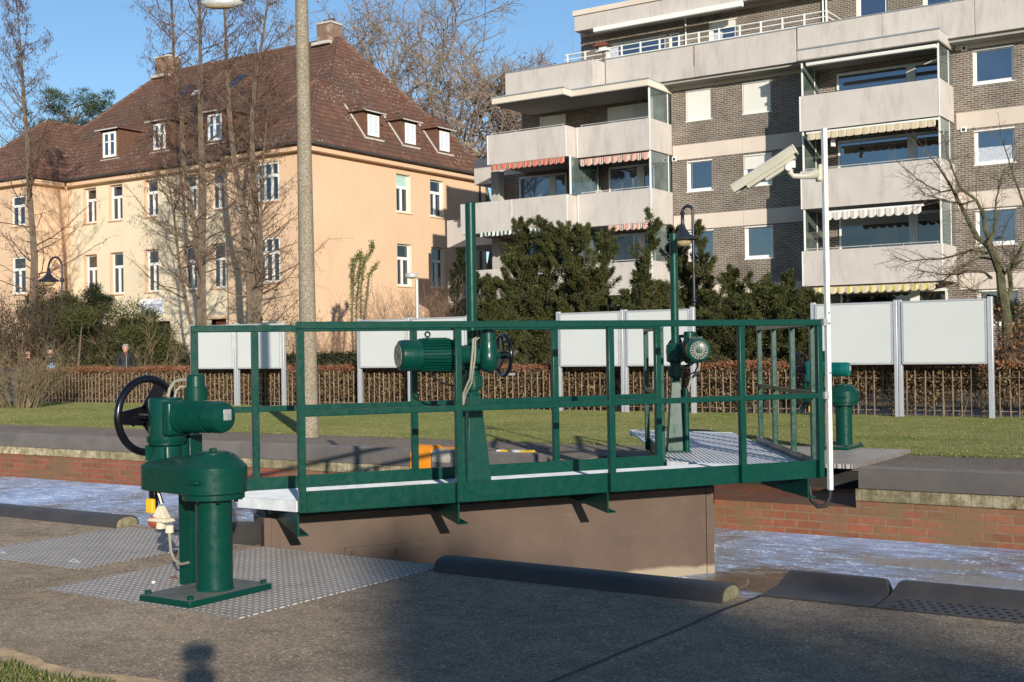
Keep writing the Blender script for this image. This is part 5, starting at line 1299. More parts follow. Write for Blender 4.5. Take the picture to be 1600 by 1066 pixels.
for li, (z0, z1) in enumerate(LV):
    balcony(RX0, RX1, 41.8, YA - .03, z0 + .02, z1 + .06 if li < 2 else z1, rail=li != 0)
    balcony(-24.61, -21.33, 41.8, YL - .02, z0, z1, left=False, rail=li < 3)
    xl_ = -28.42 if li == 0 else -29.80
    balcony(xl_, -24.63, 41.1, YL - .02, z0, z1 - (.03 if li else 0), rail=li == 0, joints=(X(800, 340, 41.1),) if li == 1 else (), strips=(1,) if li else (0, 1))
    # parapets running back along the left flank
    xa = X(748, 230, 46.0) if li == 0 else X(706, 335, 46.0)
    mb = MB().box(xa, xl_ + .3, 45.6, 45.73, z0 + .0, z1 - .05).box(xa, xa + .13, 45.73, 51, z0, z1 - .053).build_each('flank_parapet', 'concrete', t, bevel=.008)
    if li: MB().box(xl_ + .25, xl_ + .65, 43.0, 43.4, LV[li][1] - .2, LV[li - 1][0] + .05).build('pillar', 'soffit', t, bevel=.01)
    # screens
    zt = LV[li - 1][0] + .02 if li else 11.4
    if li < 3:
        screen(RX0 + .10, 41.86, YA, z1 - .02, zt); screen(RX1 - .07, 41.86, YA, z1 - .02, zt)
        screen(-21.42, 41.86, YL, z1 - .02, zt)
        if li: screen(-24.60, 41.25, YL, z1 - .03, zt)
    # loggia windows
    a, b = z1 - .35, zt - .18
    loggia_window(1311, 1478, 300, YA, a, b, (1427,), 'pane' if li < 2 else 'panedark', .35 if li == 2 else None)
    loggia_window(952, 1020, 280, YL, a, b, (1002,) if li else (988,), 'shutter' if li == 0 else 'curtain2' if li == 1 else 'panedark')
    loggia_window(812 if li else 846, 886, 280, YL, a, b, (864,) if li else (), 'shutter' if li == 0 else 'curtain2' if li == 1 else 'panedark')
# awnings
awning(X(767, 265, 41.1), X(882, 250, 41.1), 41.14, Zp(825, 254, 41.14), 'awn_red', .2, 14, False)
awning(X(906, 250, 41.8), X(1014, 240, 41.8), 41.84, Zp(960, 246, 41.84), 'awn_pink', .23, 11, False)
awning(X(749, 365, 41.1), X(850, 352, 41.1), 41.14, Zp(770, 363, 41.14), 'awn_green', .17, 12, False)
awning(X(950, 355, 41.8), X(1012, 352, 41.8), 41.84, Zp(985, 351, 41.84), 'awn_pink', .22, 7, False)
awning(X(1263, 212, 41.7), X(1463, 186, 41.7), 41.66, Zp(1300, 206, 41.66), 'awn_beige', .22, 16, True, True)
awning(X(1290, 338, 41.6), X(1441, 322, 41.6), 41.5, Zp(1300, 333, 41.5), 'awn_stripe', .26, 11, True)
awning(X(1272, 456, 41.7), X(1462, 446, 41.7), 41.7, Zp(1330, 450, 41.7), 'awn_yellow', .19, 15, False)
# roof over the top balconies, terrace parapets
def slab(x0, x1, y0, y1, z0, z1, mat='fascia'):
    s_ = MB().box(x0, x1, y0, y1, z0, z1).build('balcony_roof', mat, t, bevel=.008)
    MB().box(x0 + .02, x1 - .02, y0 + .02, y1, z0 - .02, z0 - .002).build('soffit', 'soffit', s_, smooth=0)
    MB().box(x0 - .03, x1 + .03, y0 - .03, y0 + .04, z1 + .001, z1 + .05).box(x0, x1, y0 + .041, y1 - .1, z1 + .002, z1 + .04).build('flashing', 'zinc', s_, smooth=0)
    return s_
slab(-28.05, -24.66, 40.95, 43.85, 11.37, 11.60); slab(-24.65, -21.32, 41.62, 43.86, 11.38, 11.61)
zc0, zc1 = Zp(1466, 62, 41.7), Zp(1466, 48, 41.7)
s_ = slab(RX0, RX1 + .02, 41.7, YA, zc0, zc1 + .05, 'concrete')
x0, x1 = X(1261, 103, 41.65), X(1464, 72, 41.65); z = Zp(1362, 87, 41.65)
MB().box(x0, x1, 41.5, 41.68, z - .07, z + .05).build('awning', 'shutter', t, bevel=.02)
def parapet(x0, x1, y, z0, z1, joints=()):
    cuts = [x0] + sorted(joints) + [x1]; p = MB()
    for a, b in zip(cuts, cuts[1:]): p.box(a + .009, b - .009, y, y + .14, z0, z1)
    p = p.build('terrace_parapet', 'concrete', t, bevel=.006)
    MB().box(x0, x1, y - .03, y + .17, z1 + .001, z1 + .035).build('parapet_cap', 'zinc', p, bevel=.004)
    return p
parapet(-28.08, -23.93, 42.0, 11.66, 12.80); MB().box(-23.95, -23.82, 42.15, 42.79, 11.66, 12.80).box(-28.08, -27.95, 42.15, 50, 11.66, 12.79).build_each('terrace_parapet', 'concrete', t, bevel=.006)
pr_ = parapet(-23.80, -15.90, 42.8, 11.70, 12.91, [X(1085, 100, 42.8)]); parapet(-15.86, XE, 42.78, 11.72, 12.93, [X(1378, 40, 42.78), X(1523, 30, 42.78), -6.0, -1.5, 3])
p = MB(); p.box(X(1085, 90, 42.8) - .05, X(1085, 90, 42.8) - .005, 42.795, 42.8, 12.1, 12.88).build('rust_streak', plain('rust_streak', (.42, .24, .10), .9, 0, .3, 4), pr_, smooth=0)
MB().box(-28.0, XE - .02, 42.94, 55.9, 11.60, 11.74).build('terrace_floor', 'soffit', t, smooth=0)
# set-back roof storey
YP = 46.5; xp = X(908, 80, YP)
ph = []
for a, b, y0_, y1_ in ((947, 1042, 88, 46), (1046, 1062, 82, 40), (1108, 1152, 62, 24), (1338, 1388, 20, -12), (1442, 1490, 8, -20)):
    z1 = 14.55 if a < 1100 else 14.75
    ph.append((X(a, y0_, YP), X(b, y0_, YP), 12.5, z1))
wall_grid(lambda a, z: (a, YP, z), xp, XE, 11.74, 15.5, ph).build('roof_storey_wall', 'brickapt', t, smooth=0, recalc=False)
mb = MB(); mb.quad((xp, 55, 11.74), (xp, YP, 11.74), (xp, YP, 15.5), (xp, 55, 15.5)); mb.build('roof_storey_wall', 'brickapt', t, smooth=0, recalc=False)
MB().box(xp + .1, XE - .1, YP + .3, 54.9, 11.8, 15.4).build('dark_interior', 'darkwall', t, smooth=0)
for k, (a, b, z0, z1) in enumerate(ph): flat_window(a, b, z0, z1, YP, 'glass', fr=.14 if k != 1 else .06)
p = MB(); p.box(ph[2][0] + .1, ph[2][1] - .1, YP + .04, YP + .09, 14.4, 14.7).build('roller_shutter', 'shutter', t)
p = MB(); p.box(ph[0][0] + .15, ph[0][0] + .55, YP + .11, YP + .12, 12.6, 14.4).build('curtain', 'curtain', t, smooth=0)
p = MB(); p.box(ph[2][0] + .12, ph[2][0] + .55, YP + .11, YP + .12, 12.6, 14.3).build('curtain', 'curtain', t, smooth=0)
MB().box(xp - .01, XE, YP - .03, YP + .03, 15.05, 15.36).build('lintel_band', 'band', t, bevel=.004)
xr0 = X(897, 25, 45.6); zr0, zr1 = Zp(901, 49, 45.6), Zp(897, 26, 45.6)
cuts = [xr0, X(1015, 8, 45.6)] + [X(1015, 8, 45.6) + 3.2 * k for k in range(1, 9)] + [XE + .3]; p = MB()
for a, b in zip(cuts, cuts[1:]): p.box(a + .008, b - .008, 45.6, 45.75, zr0, zr1)
p.box(xr0 + .003, xr0 + .15, 45.751, 56, zr0, zr1).box(xr0 + .16, XE, 45.76, 56, zr0 + .12, zr0 + .3); p = p.build('roof_fascia', 'concrete', t, bevel=.006)
MB().box(xr0 - .04, XE + .3, 45.53, 45.9, zr1 + .001, Zp(897, 18, 45.6)).build('roof_cap', 'band', t, bevel=.006)
MB().box(X(929, 49, 45.5), X(1161, 9, 45.5), 45.35, 45.58, Zp(929, 51, 45.4), Zp(929, 43, 45.4)).build('awning', 'frame', t, bevel=.03)
# terrace railing
rl = []
mb = MB(); xa, xb = X(882, 96, 43.15), X(1292, 30, 43.15)
zt = Zp(960, 73.5, 43.15)
for dz in (0, -.20, -.40): mb.tube([(xa, 43.15, zt + dz), (xb, 43.15, zt + dz), (xb + .02, 43.9, zt + dz), (xb + .02, 45.8, zt + dz)], .022, 8)
n = 13
for k in range(n + 1):
    x = xa + .15 + (xb - xa - .15) * k / n; mb.box(x - .03, x + .03, 43.13, 43.17, 12.93 if x > -23.9 else 12.8, zt + .03)
mb.build('terrace_railing', 'frame', t)
for px in (1071, 1286, 1291): MB().tube([(X(px, 30, 46.44), 46.44, 11.8), (X(px, 30, 46.44), 46.44, 15.1)], .035, 8).build('downpipe', 'frame', t)
for px, py, y in ((1046, 144, YA), (1054, 249, YA), (1507, 76, YA), (1506, 203, YA)):
    x, z = X(px, py, y), Zp(px, py, y); f = facade('y', y); q = MB(); fbox(q, f, x - .1, x + .1, -.05, 0, z - .09, z + .09); q = q.build('vent_cover', 'frame', t, bevel=.01)
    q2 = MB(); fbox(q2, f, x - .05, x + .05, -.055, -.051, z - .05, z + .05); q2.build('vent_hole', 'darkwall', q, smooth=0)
# small things on the balconies
x, z = X(943, 79, 43.1), Zp(943, 79, 43.1)
b = thing('bird_house', (x, 43.1, z), 'small red-brown bird table on the roof terrace railing', 'bird house')
MB().box(x - .28, x + .28, 42.95, 43.25, z - .04, z).box(x - .16, x + .16, 43.0, 43.2, z, z + .16).build('box', 'white', b)
MB().yprism([(x - .38, z + .16), (x + .38, z + .16), (x + .12, z + .30), (x - .12, z + .30)], 42.85, 43.35).build('roof', 'wood', b)
MB().tube([(x, 43.1, z - .04), (x, 43.1, 12.6)], .025, 6).build('post', 'wood', b)
x, z = X(929, 300, 43.0), LV[1][0] + .17
b = thing('garden_chair', (x, 43.0, z), 'white garden chair on the middle balcony of the flats', 'chair')
MB().tube([(x - .25, 43.2, z), (x - .25, 43.25, z + 1.3), (x - .15, 43.26, z + 1.42), (x + .15, 43.26, z + 1.42), (x + .25, 43.25, z + 1.3), (x + .25, 43.2, z)], .022, 6).build('frame', 'frame', b)
mb = MB()
for k in range(7): mb.tube([(x - .2 + k * .066, 43.23, z + .45), (x - .2 + k * .066, 43.26, z + 1.40)], .010, 5)
mb.build('backrest', 'frame', b)
MB().box(x - .25, x + .25, 42.75, 43.22, z + .42, z + .46).build('seat', 'frame', b)
for dx in (-.22, .22): MB().tube([(x + dx, 42.8, z), (x + dx, 42.8, z + .42)], .02, 6).build('leg', 'frame', b)
x, z = X(1301, 222, 41.95), Zp(1301, 222, 41.95)
b = thing('bird_feeder', (x, 42.0, z), 'small white lantern hanging under the beige awning', 'lantern')
MB().box(x - .07, x + .07, 41.93, 42.07, z - .16, z + .14).build('body', 'white', b, bevel=.02); MB().box(x - .09, x + .09, 41.91, 42.09, z + .14, z + .19).build('lid', 'wood', b); MB().tube([(x, 42, z + .19), (x, 42, z + .55)], .008, 5).build('cord', 'black', b)
# ------------------------------------------------------------------ hedge and stake fence
rng = np.random.default_rng(21)
hx0, hx1 = aty(80, 600, 24.7)[0], 4.0
t = thing('hedge', ((hx0 + hx1) / 2, 24.75, 0), 'long clipped beech hedge with withered brown leaves behind the stake fence', 'hedge')
n = 105000; ln = hx1 - hx0
u = rng.random(n); face = rng.random(n)
P = np.empty((n, 3)); P[:, 0] = hx0 + ln * u
fr_ = face < .62; tp_ = (face >= .62) & (face < .85)
P[:, 1] = np.where(fr_, 24.14 + np.abs(rng.normal(0, .16, n)), rng.uniform(24.25, 25.1, n))
P[:, 2] = np.where(tp_, 1.0 + rng.normal(0, .02, n), rng.uniform(.04, 1.0, n) ** .85)
P[:, 2] += .03 * np.sin(P[:, 0] * 1.7) * (P[:, 2] > .6)
keep = ~((P[:, 0] > -10) & (P[:, 2] < .33 + .12 * np.sin(P[:, 0] * 3.1)) & (rng.random(n) < .86)); keep &= ~((P[:, 2] < .25) & (rng.random(n) < .4))
low = P[keep]
top = low[:, 2] > .955
D = rng.normal(0, 1, (len(low), 3)); D[:, 1] -= .35; D[:, 2] += .25
leaves('foliage', low[~top], D[~top], .058, .032, 'beech', t, 5, .1)
tt = low[top]; tt = np.concatenate([tt, tt + rng.normal(0, .03, tt.shape)])
DD = rng.normal(0, 1, (len(tt), 3)); DD[:, 2] += .5
leaves('clipped_top', tt, DD, .06, .03, 'russet', t, 6, .1)
S = []
for i in range(int(ln / .11)):
    x = hx0 + i * .11 + random.uniform(-.05, .05); y = random.uniform(24.5, 25.0)
    p = np.array([x, y, 0.0])
    for k in range(3):
        q = p + np.array([random.uniform(-.09, .09), random.uniform(-.06, .06), .33]); S.append([*p, *q, .014 - .003 * k, .011 - .003 * k])
        for _ in range(3):
            e = q + np.array([random.uniform(-.2, .2), random.uniform(-.3, .1), random.uniform(.0, .22)]); S.append([*q, *e, .006, .003])
        p = q
segmesh('stems', S, 'twigpale', t)
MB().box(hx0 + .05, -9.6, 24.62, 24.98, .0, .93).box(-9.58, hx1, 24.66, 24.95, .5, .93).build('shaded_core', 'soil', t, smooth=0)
t = thing('stake_fence', ((hx0 + hx1) / 2, 24.12, 0), 'low fence of thin bleached stakes in front of the beech hedge', 'fence')
mb = MB(); x = hx0; random.seed(31)
while x < hx1:
    w_ = random.uniform(.005, .010); hh = random.uniform(.86, .95); y = 24.14 + random.uniform(-.012, .012); l = random.uniform(-.012, .012)
    mb.add([(x - w_, y - .012, 0), (x + w_, y - .012, 0), (x + w_, y + .012, 0), (x - w_, y + .012, 0), (x - w_ + l, y - .012, hh), (x + w_ + l, y - .012, hh), (x + w_ + l, y + .012, hh), (x - w_ + l, y + .012, hh)],
           [(0, 3, 2, 1), (4, 5, 6, 7), (0, 1, 5, 4), (1, 2, 6, 5), (2, 3, 7, 6), (3, 0, 4, 7)])
    x += random.uniform(.15, .185)
mb.build('stakes', 'stakewood', t, smooth=0)
MB().tube([(hx0, 24.165, .12), (hx1, 24.165, .12)], .008, 5).tube([(hx0, 24.165, .75), (hx1, 24.165, .75)], .006, 5).build('fence_wire', 'stakewood', t)
t = thing('garden_wall', (-37, 25.6, 0), 'low dark stone wall behind the bare bush at the left edge', 'wall')
MB().box(-46, hx0 - .1, 25.5, 25.9, 0, 1.0).box(-46, hx0 - .08, 25.46, 25.94, 1.0, 1.08).build('masonry', plain('dark_field_stone', (.045, .042, .04), .85, 0, .5, 4, .5, 14), t, bevel=.02)

# ------------------------------------------------------------------ trees
def poly_at(pxs, y, jit=.0):
    return [np.array(aty(px, py, y)) + np.array([0, random.uniform(-jit, jit), 0]) for px, py in pxs]
def twiggy(S, C, p, d, L, r, rnd, lev, droop=0.0, cat=0.0, fork=6):
    """a branch from p along d, length L, forking into finer twigs; C collects catkin points"""
    n = 4 if lev == 0 else 3; q = np.array(p); dd = np.array(d) / np.linalg.norm(d)
    for i in range(n):
        dd = dd + rnd.normal(0, .13, 3) + np.array([0, 0, (.10 if lev == 0 else -droop) * (1 if lev == 0 else 1)]); dd /= np.linalg.norm(dd)
        e = q + dd * L / n; r0 = r * (1 - .8 * i / n); r1 = r * (1 - .8 * (i + 1) / n)
        S.append([*q, *e, max(r0, .0035), max(r1, .003)])
        if lev < 2:
            for _ in range(fork if lev == 0 else (2 if rnd.random() < .55 else 1)):
                k = rnd.random(); b = q + (e - q) * k
                sd = dd * .75 + rnd.normal(0, .55, 3); 
                twiggy(S, C, b, sd, L * rnd.uniform(.22, .42) * (1 - .35 * i / n), max(r0 * .45, .0045), rnd, lev + 1, droop, cat, fork)
        q = e
    if lev == 2 and rnd.random() < cat: C.append(q)
def alder(label, leaders, y, seed, r0, zb, cat=.5, gap=.30, Lk=1.0, top=None):
    rnd = np.random.default_rng(seed); random.seed(seed)
    P0 = poly_at(leaders[0], y); t = thing('alder_tree', (P0[0][0], P0[0][1], 0), label, 'tree', 'bare alder trees in front of the house')
    tr = MB(); S, C = [], []
    for li, l in enumerate(leaders):
        P = poly_at(l, y, .12)
        if P[0][2] > .05 and li == 0: P = [np.array([P[0][0], P[0][1], -.05])] + P
        rr = r0[li]; ln = len(P); ztop = P[-1][2]
        tr.tube(P, [max(.016, rr * (1 - (i / (ln - 1)) ** .8 * .95)) for i in range(ln)], 10)
        z = max(zb, P[0][2]); 
        seg = [np.linalg.norm(b - a) for a, b in zip(P, P[1:])]; tot = sum(seg); s = 0.0
        while s < tot:
            a = s; i = 0
            while i < len(seg) - 1 and a > seg[i]: a -= seg[i]; i += 1
            p = P[i] + (P[i + 1] - P[i]) * (a / seg[i]); s += gap * rnd.uniform(.6, 1.4)
            if p[2] < zb: continue
            f = (p[2] - zb) / (ztop - zb + 1e-6); L = (2.3 * (1 - f) ** .6 + .95) * rnd.uniform(.6, 1.15) * Lk
            az = rnd.uniform(0, 2 * math.pi); el = rnd.uniform(.05, .45) + .5 * f
            twiggy(S, C, p, (math.cos(az) * math.cos(el), math.sin(az) * math.cos(el), math.sin(el)), L, .007 + .009 * L, rnd, 0, .05, cat * min(1, .08 + f * 1.1), 3 if f > .45 else 2)
    tr.build('trunk', 'bark', t)
    segmesh('crown', S, 'twig', t)
    if C:
        C = np.array(C); n = len(C)
        C3 = np.repeat(C, 3, 0) + rnd.normal(0, .06, (3 * n, 3)); D = rnd.normal(0, .18, (3 * n, 3)); D[:, 2] = -1
        leaves('catkins', C3, D, .13, .026, 'catkin', t, seed)
    return t
alder('conical alder with drooping catkins, rising before the low side wing of the house', [[(57, 560), (54, 470), (50, 400), (46, 300), (40, 220), (37, 150), (32, 80), (29, 10)]], 31.0, 3, [.24], 3.6, .8, .22, 1.05)
alder('bare alder with three stems before the yellow part of the house', [
    [(316, 560), (312, 470), (318, 390), (318, 300), (315, 200), (313, 100), (311, 0), (309, -90), (308, -170)],
    [(314, 420), (304, 370), (298, 330), (290, 260), (282, 180), (274, 90), (267, 0), (262, -70), (258, -130)],
    [(306, 540), (296, 490), (283, 420), (270, 350), (262, 290), (255, 240), (250, 190)]], 34.0, 5, [.25, .17, .10], 3.4, .75, .30, 1.05)
alder('bare alder with forked stems directly left of the concrete lamp column', [
    [(398, 560), (397, 470), (387, 400), (380, 330), (371, 270), (362, 200), (354, 120), (349, 40), (346, -50), (345, -150)],
    [(401, 520), (404, 440), (401, 360), (396, 270), (396, 190), (402, 120), (412, 60), (416, 0), (419, -70), (421, -140)],
    [(406, 470), (410, 400), (408, 330), (413, 260), (420, 190), (428, 130)]], 34.3, 7, [.25, .17, .09], 3.4, .75, .30, 1.05)
def plane_tree(label, base, H_, seed, spread):
    rnd = np.random.default_rng(seed); t = thing('plane_tree', base, label, 'tree', 'bare plane trees behind the house')
    S = []; tw = []; C = []
    def grow(p, d, L, r, lev):
        n = 4; q = np.array(p, float); d = np.array(d, float)
        for i in range(n):
            d = d + rnd.normal(0, .13 + .02 * lev, 3) + np.array([0, 0, .04]); d /= np.linalg.norm(d)
            e = q + d * L / n; ra = r * (1 - .3 * i / n); rb = r * (1 - .3 * (i + 1) / n)
            (S if lev < 3 else tw).append([*q, *e, max(ra, .011), max(rb, .010)])
            if 2 <= lev < 7 and i > 0:
                for _ in range(2 if lev > 3 and rnd.random() < .15 else (1 if rnd.random() < .75 else 0)): side(e, d * .6 + rnd.normal(0, .6, 3), L * rnd.uniform(.35, .6), .018)
            q = e
        if lev < 7:
            k = 5 if lev == 0 else (3 if lev < 3 or rnd.random() < .35 else 2)
            for j in range(k):
                a = 2 * math.pi * (j + rnd.random()) / k
                v = np.array([math.cos(a), math.sin(a), 0]) * spread * rnd.uniform(.7, 1.3) if lev < 2 else rnd.normal(0, spread * .8, 3)
                nd = d + v; nd[2] = nd[2] * .9 + .1
                grow(q, nd, L * rnd.uniform(.70, .86), r * rnd.uniform(.55, .68), lev + 1)
        else: C.append(q)
    def side(p, d, L, r):
        q = p
        for i in range(3):
            d = d / np.linalg.norm(d) + rnd.normal(0, .2, 3); d /= np.linalg.norm(d); e = q + d * L / 3; tw.append([*q, *e, .013, .010]); q = e
            for _ in range(2):
                f = e + (d * .6 + rnd.normal(0, .6, 3)) * L * .3; tw.append([*e, *f, .010, .008]); C.append(f)
    grow(np.array(base), (.02, 0, 1), H_ * .26, .50, 0)
    segmesh('trunk', S, 'planetwig', t, 7); segmesh('crown', tw, 'twigplane', t)
    C = np.array(C); sel = C[rnd.random(len(C)) < .05]; leaves('withered_leaves', sel, rnd.normal(0, 1, sel.shape), .22, .12, 'dryleaf', t, seed)
    return t
MT['twigplane'] = plain('plane_tree_twigs', (.25, .19, .14), .85, 0, .4, .5)
pt = aty(655, 160, 66); plane_tree('bare plane tree behind the hipped right end of the brown roof, left of two', (pt[0], 66, 0), 28, 14, .62)
pt = aty(760, 190, 62); plane_tree('bare plane tree behind the flats and the house gap, right of two', (pt[0], 62, 0), 22, 18, .62)
# pine behind the left roof
def clump_cloud(centres, radii, n, rnd, shell=.55):
    c = np.array(centres); r = np.array(radii); idx = rnd.integers(0, len(c), n)
    v = rnd.normal(size=(n, 3)); v /= np.linalg.norm(v, axis=1, keepdims=True); k = (shell + (1 - shell) * rnd.random((n, 1))) 
    return c[idx] + v * r[idx] * k, v
rnd = np.random.default_rng(40)
cc, rr = [], []
for px, py, w_ in ((70, 200, 1.7), (92, 178, 2.0), (118, 172, 2.2), (140, 160, 1.8), (88, 210, 1.8), (120, 200, 2.4), (150, 185, 1.6), (62, 230, 1.3)):
    p = aty(px, py, 66); 
    for _ in range(7): cc.append(p + rnd.normal(0, w_ * .55, 3)); s_ = w_ * rnd.uniform(.22, .42); rr.append([s_ * 1.2, s_ * 1.2, s_ * .7])
bp = aty(115, 200, 66)
t = thing('pine_tree', (bp[0], bp[1], 0), 'small green pine showing behind the left roof slope', 'tree')
mb = MB(); mb.tube([(bp[0], bp[1], 0), (bp[0] + .2, bp[1], 9), (bp[0], bp[1], 19)], [.3, .22, .05], 8)
for c in cc[::3]: mb.tube([(bp[0] + .1, bp[1], c[2] - 1.2), tuple(c)], [.08, .02], 5)
mb.build('trunk', 'bark', t)
P, D = clump_cloud(cc, rr, 9000, rnd, .2); D[:, 2] += .4; leaves('crown', P, D, .42, .05, 'pine', t, 41)
# the small bare tree at the right
rnd = np.random.default_rng(51); random.seed(51)
b0 = aty(1574, 560, 29.5)
t = thing('bare_tree', (b0[0], 29.5, 0), 'small bare tree with mossy forking trunk at the right edge', 'tree')
limbs = [([(1576, 560), (1573, 500), (1568, 455), (1560, 425), (1553, 395), (1546, 387)], .155, .10),
         ([(1546, 387), (1528, 372), (1510, 345), (1499, 320), (1488, 296), (1475, 275), (1462, 255), (1452, 243)], .085, .012),
         ([(1548, 390), (1540, 360), (1533, 335), (1523, 312), (1505, 296), (1492, 270), (1480, 240), (1474, 215)], .07, .012),
         ([(1545, 385), (1552, 362), (1556, 340), (1554, 312), (1560, 285), (1568, 262)], .05, .012),
         ([(1570, 480), (1578, 450), (1577, 420), (1586, 402), (1597, 385), (1612, 360), (1630, 320), (1640, 270)], .075, .02),
         ([(1563, 432), (1574, 420), (1583, 405), (1572, 395), (1562, 378)], .04, .012),
         ([(1577, 425), (1600, 408), (1625, 400), (1660, 380)], .04, .012),
         ([(1551, 435), (1535, 425), (1515, 423), (1495, 428), (1472, 429), (1450, 425), (1433, 430)], .045, .008),
         ([(1543, 396), (1525, 392), (1510, 392), (1488, 400), (1465, 404), (1440, 405), (1415, 408), (1392, 400)], .045, .008),
         ([(1549, 405), (1530, 402), (1514, 410), (1498, 418), (1480, 432), (1466, 440)], .035, .008),
         ([(1566, 465), (1545, 462), (1528, 456), (1512, 450), (1495, 448)], .035, .008),
         ([(1488, 296), (1470, 300), (1448, 290), (1430, 278), (1412, 262)], .03, .006),
         ([(1523, 312), (1505, 318), (1480, 316), (1455, 306), (1440, 300)], .03, .006),
         ([(1612, 360), (1600, 320), (1585, 280), (1570, 240), (1562, 210)], .04, .008)]
tr = MB(); S, C = [], []
for l, ra, rb in limbs:
    P = poly_at(l, 29.5, .25); n = len(P); tr.tube(P, [(ra + (rb - ra) * i / (n - 1)) * .82 for i in range(n)], 9)
    for i in range(1 if ra > .1 else 0, n - 1):
        if ra > .1 and i < 3: continue
        for _ in range(4):
            p = P[i] + (P[i + 1] - P[i]) * rnd.random(); d = (P[i + 1] - P[i]); d /= np.linalg.norm(d)
            twiggy(S, C, p, d * .8 + rnd.normal(0, .5, 3), rnd.uniform(.35, .95), .009, rnd, 1, .0, 0, 4)
tr.build('trunk', 'barkgreen', t); segmesh('crown', S, 'twig', t)
# russet shrub round its foot
def twig_bush(name, label, centre, rx_, ry_, h, n, mat, seed, cat='shrub', leafmat=None, nl=0, group=None, r=.008):
    rnd = np.random.default_rng(seed); t = thing(name, centre, label, cat, group); S = []; C = []
    for i in range(n):
        a = rnd.uniform(0, 2 * math.pi); k = math.sqrt(rnd.random()); p = np.array([centre[0] + rx_ * .45 * k * math.cos(a), centre[1] + ry_ * .45 * k * math.sin(a), centre[2]])
        d = np.array([math.cos(a) * k * rx_ / h * .9, math.sin(a) * k * ry_ / h * .9, 1.0]) + rnd.normal(0, .12, 3)
        L = h * rnd.uniform(.6, 1.1); q = p; dd = d / np.linalg.norm(d)
        for j in range(5):
            dd = dd + rnd.normal(0, .10, 3); dd /= np.linalg.norm(dd); e = q + dd * L / 5
            S.append([*q, *e, r * (1 - .15 * j), r * (1 - .15 * (j + 1))])
            if j > 0:
                for _ in range(3):
                    s_ = dd + rnd.normal(0, .5, 3); s_ /= np.linalg.norm(s_); f = e + s_ * L * .16; S.append([*e, *f, r * .55, r * .35]); C.append(f)
                    g_ = s_ + rnd.normal(0, .5, 3); g_ /= np.linalg.norm(g_); h_ = f + g_ * L * .1; S.append([*f, *h_, r * .4, r * .3]); C.append(h_)
            q = e
        C.append(q)
    segmesh('stems', S, mat, t)
    if leafmat:
        C = np.array(C); idx = rnd.integers(0, len(C), nl); leaves('leaves', C[idx] + rnd.normal(0, .05, (nl, 3)), rnd.normal(0, 1, (nl, 3)), .09, .055, leafmat, t, seed)
    return t
p = aty(1590, 545, 27.9); twig_bush('shrub', 'shrub with withered russet leaves under the bare tree at the right edge', (p[0], 27.9, 0), 1.6, .7, 1.9, 60, 'twig', 61, leafmat='dryleaf', nl=1700)
p = aty(650, 560, 36); twig_bush('shrub', 'reddish bare twig shrub against the peach wall, below the small lamp', (p[0], 36, 0), 2.6, 1.2, 3.3, 230, 'twigred', 62)
p = aty(715, 560, 36.5); twig_bush('shrub', 'brown bare shrub in the shadow left of the tall green rod', (p[0], 36.5, 0), 2.2, 1.2, 3.0, 170, 'twig', 63)
p = aty(520, 560, 33); twig_bush('shrub', 'low reddish twig shrub behind the concrete lamp column', (p[0], 33, 0), 2.3, .8, 2.1, 150, 'twigred', 64)
p = aty(478, 560, 35); twig_bush('shrub', 'thin arching shrub beside the house corner', (p[0], 35, 0), 1.6, .8, 3.0, 36, 'twigpale', 65)
p = aty(232, 560, 29); twig_bush('shrub', 'pale bare shrub with upright stems right of the grey-haired person', (p[0], 29, 0), 1.7, .8, 2.6, 20, 'twigpale', 66, r=.013)
p = aty(268, 560, 31); twig_bush('shrub', 'thin pale shrub below the banner', (p[0], 31, 0), 1.7, .8, 2.4, 24, 'twigpale', 67)
p = aty(428, 560, 34); t_ = twig_bush('shrub', 'leafy young shrub between the forked alder and the concrete column', (p[0], 34.0, 0), 1.3, .7, 2.9, 30, 'twig', 68, leafmat='yew', nl=1500)
# bare bushes at the left edge: a big twiggy one and a drooping one on the lawn
p = aty(12, 600, 27.6); twig_bush('shrub', 'big reddish brown twiggy bush at the left edge below the alder', (p[0], 27.6, 0), 2.8, 1.2, 3.4, 300, 'twig', 69, leafmat='yewdark', nl=5200)
p = aty(70, 560, 27.4); twig_bush('shrub', 'brown twiggy bush behind the person in the cap', (p[0] + .4, 28.6, 0), 1.6, 1.0, 2.8, 80, 'twig', 70, leafmat='yewdark', nl=2600)
p = atz(18, 641); twig_bush('shrub', 'sprawling mossy bare bush on the lawn at the left edge', (p[0] - 1.0, p[1] + .9, 0), 1.9, .9, 1.7, 95, 'twigpale', 71, r=.011)
# ivy column and ground ivy
rnd = np.random.default_rng(77); S = []; L_ = []
base = aty(555, 560, 37); t = thing('ivy_stump', (base[0], 37, 0), 'ivy-covered stems standing up before the peach wall right of the lamp column', 'plant')
for l in ([(550, 560), (551, 500), (551, 450), (556, 410), (560, 398)], [(563, 560), (562, 500), (566, 450), (570, 410), (580, 388), (584, 380)], [(556, 560), (556, 480), (560, 430), (572, 400)], [(566, 520), (570, 470), (578, 430), (590, 412)], [(551, 470), (548, 430), (552, 402)], [(560, 440), (563, 405), (564, 394)]):
    P = poly_at(l, 37, .1); S.append(P)
mb = MB()
for P in S: mb.tube(P, [.05] + [.035] * (len(P) - 2) + [.01], 7)
mb.build('stems', 'bark', t)
pts = np.concatenate([np.array([a + (b - a) * rnd.random() for _ in range(150)]) for P in S for a, b in zip(P, P[1:])])
leaves('leaves', pts + rnd.normal(0, .05, pts.shape), rnd.normal(0, 1, pts.shape) + np.array([0, -.4, .3]), .085, .05, 'ivy', t, 78)

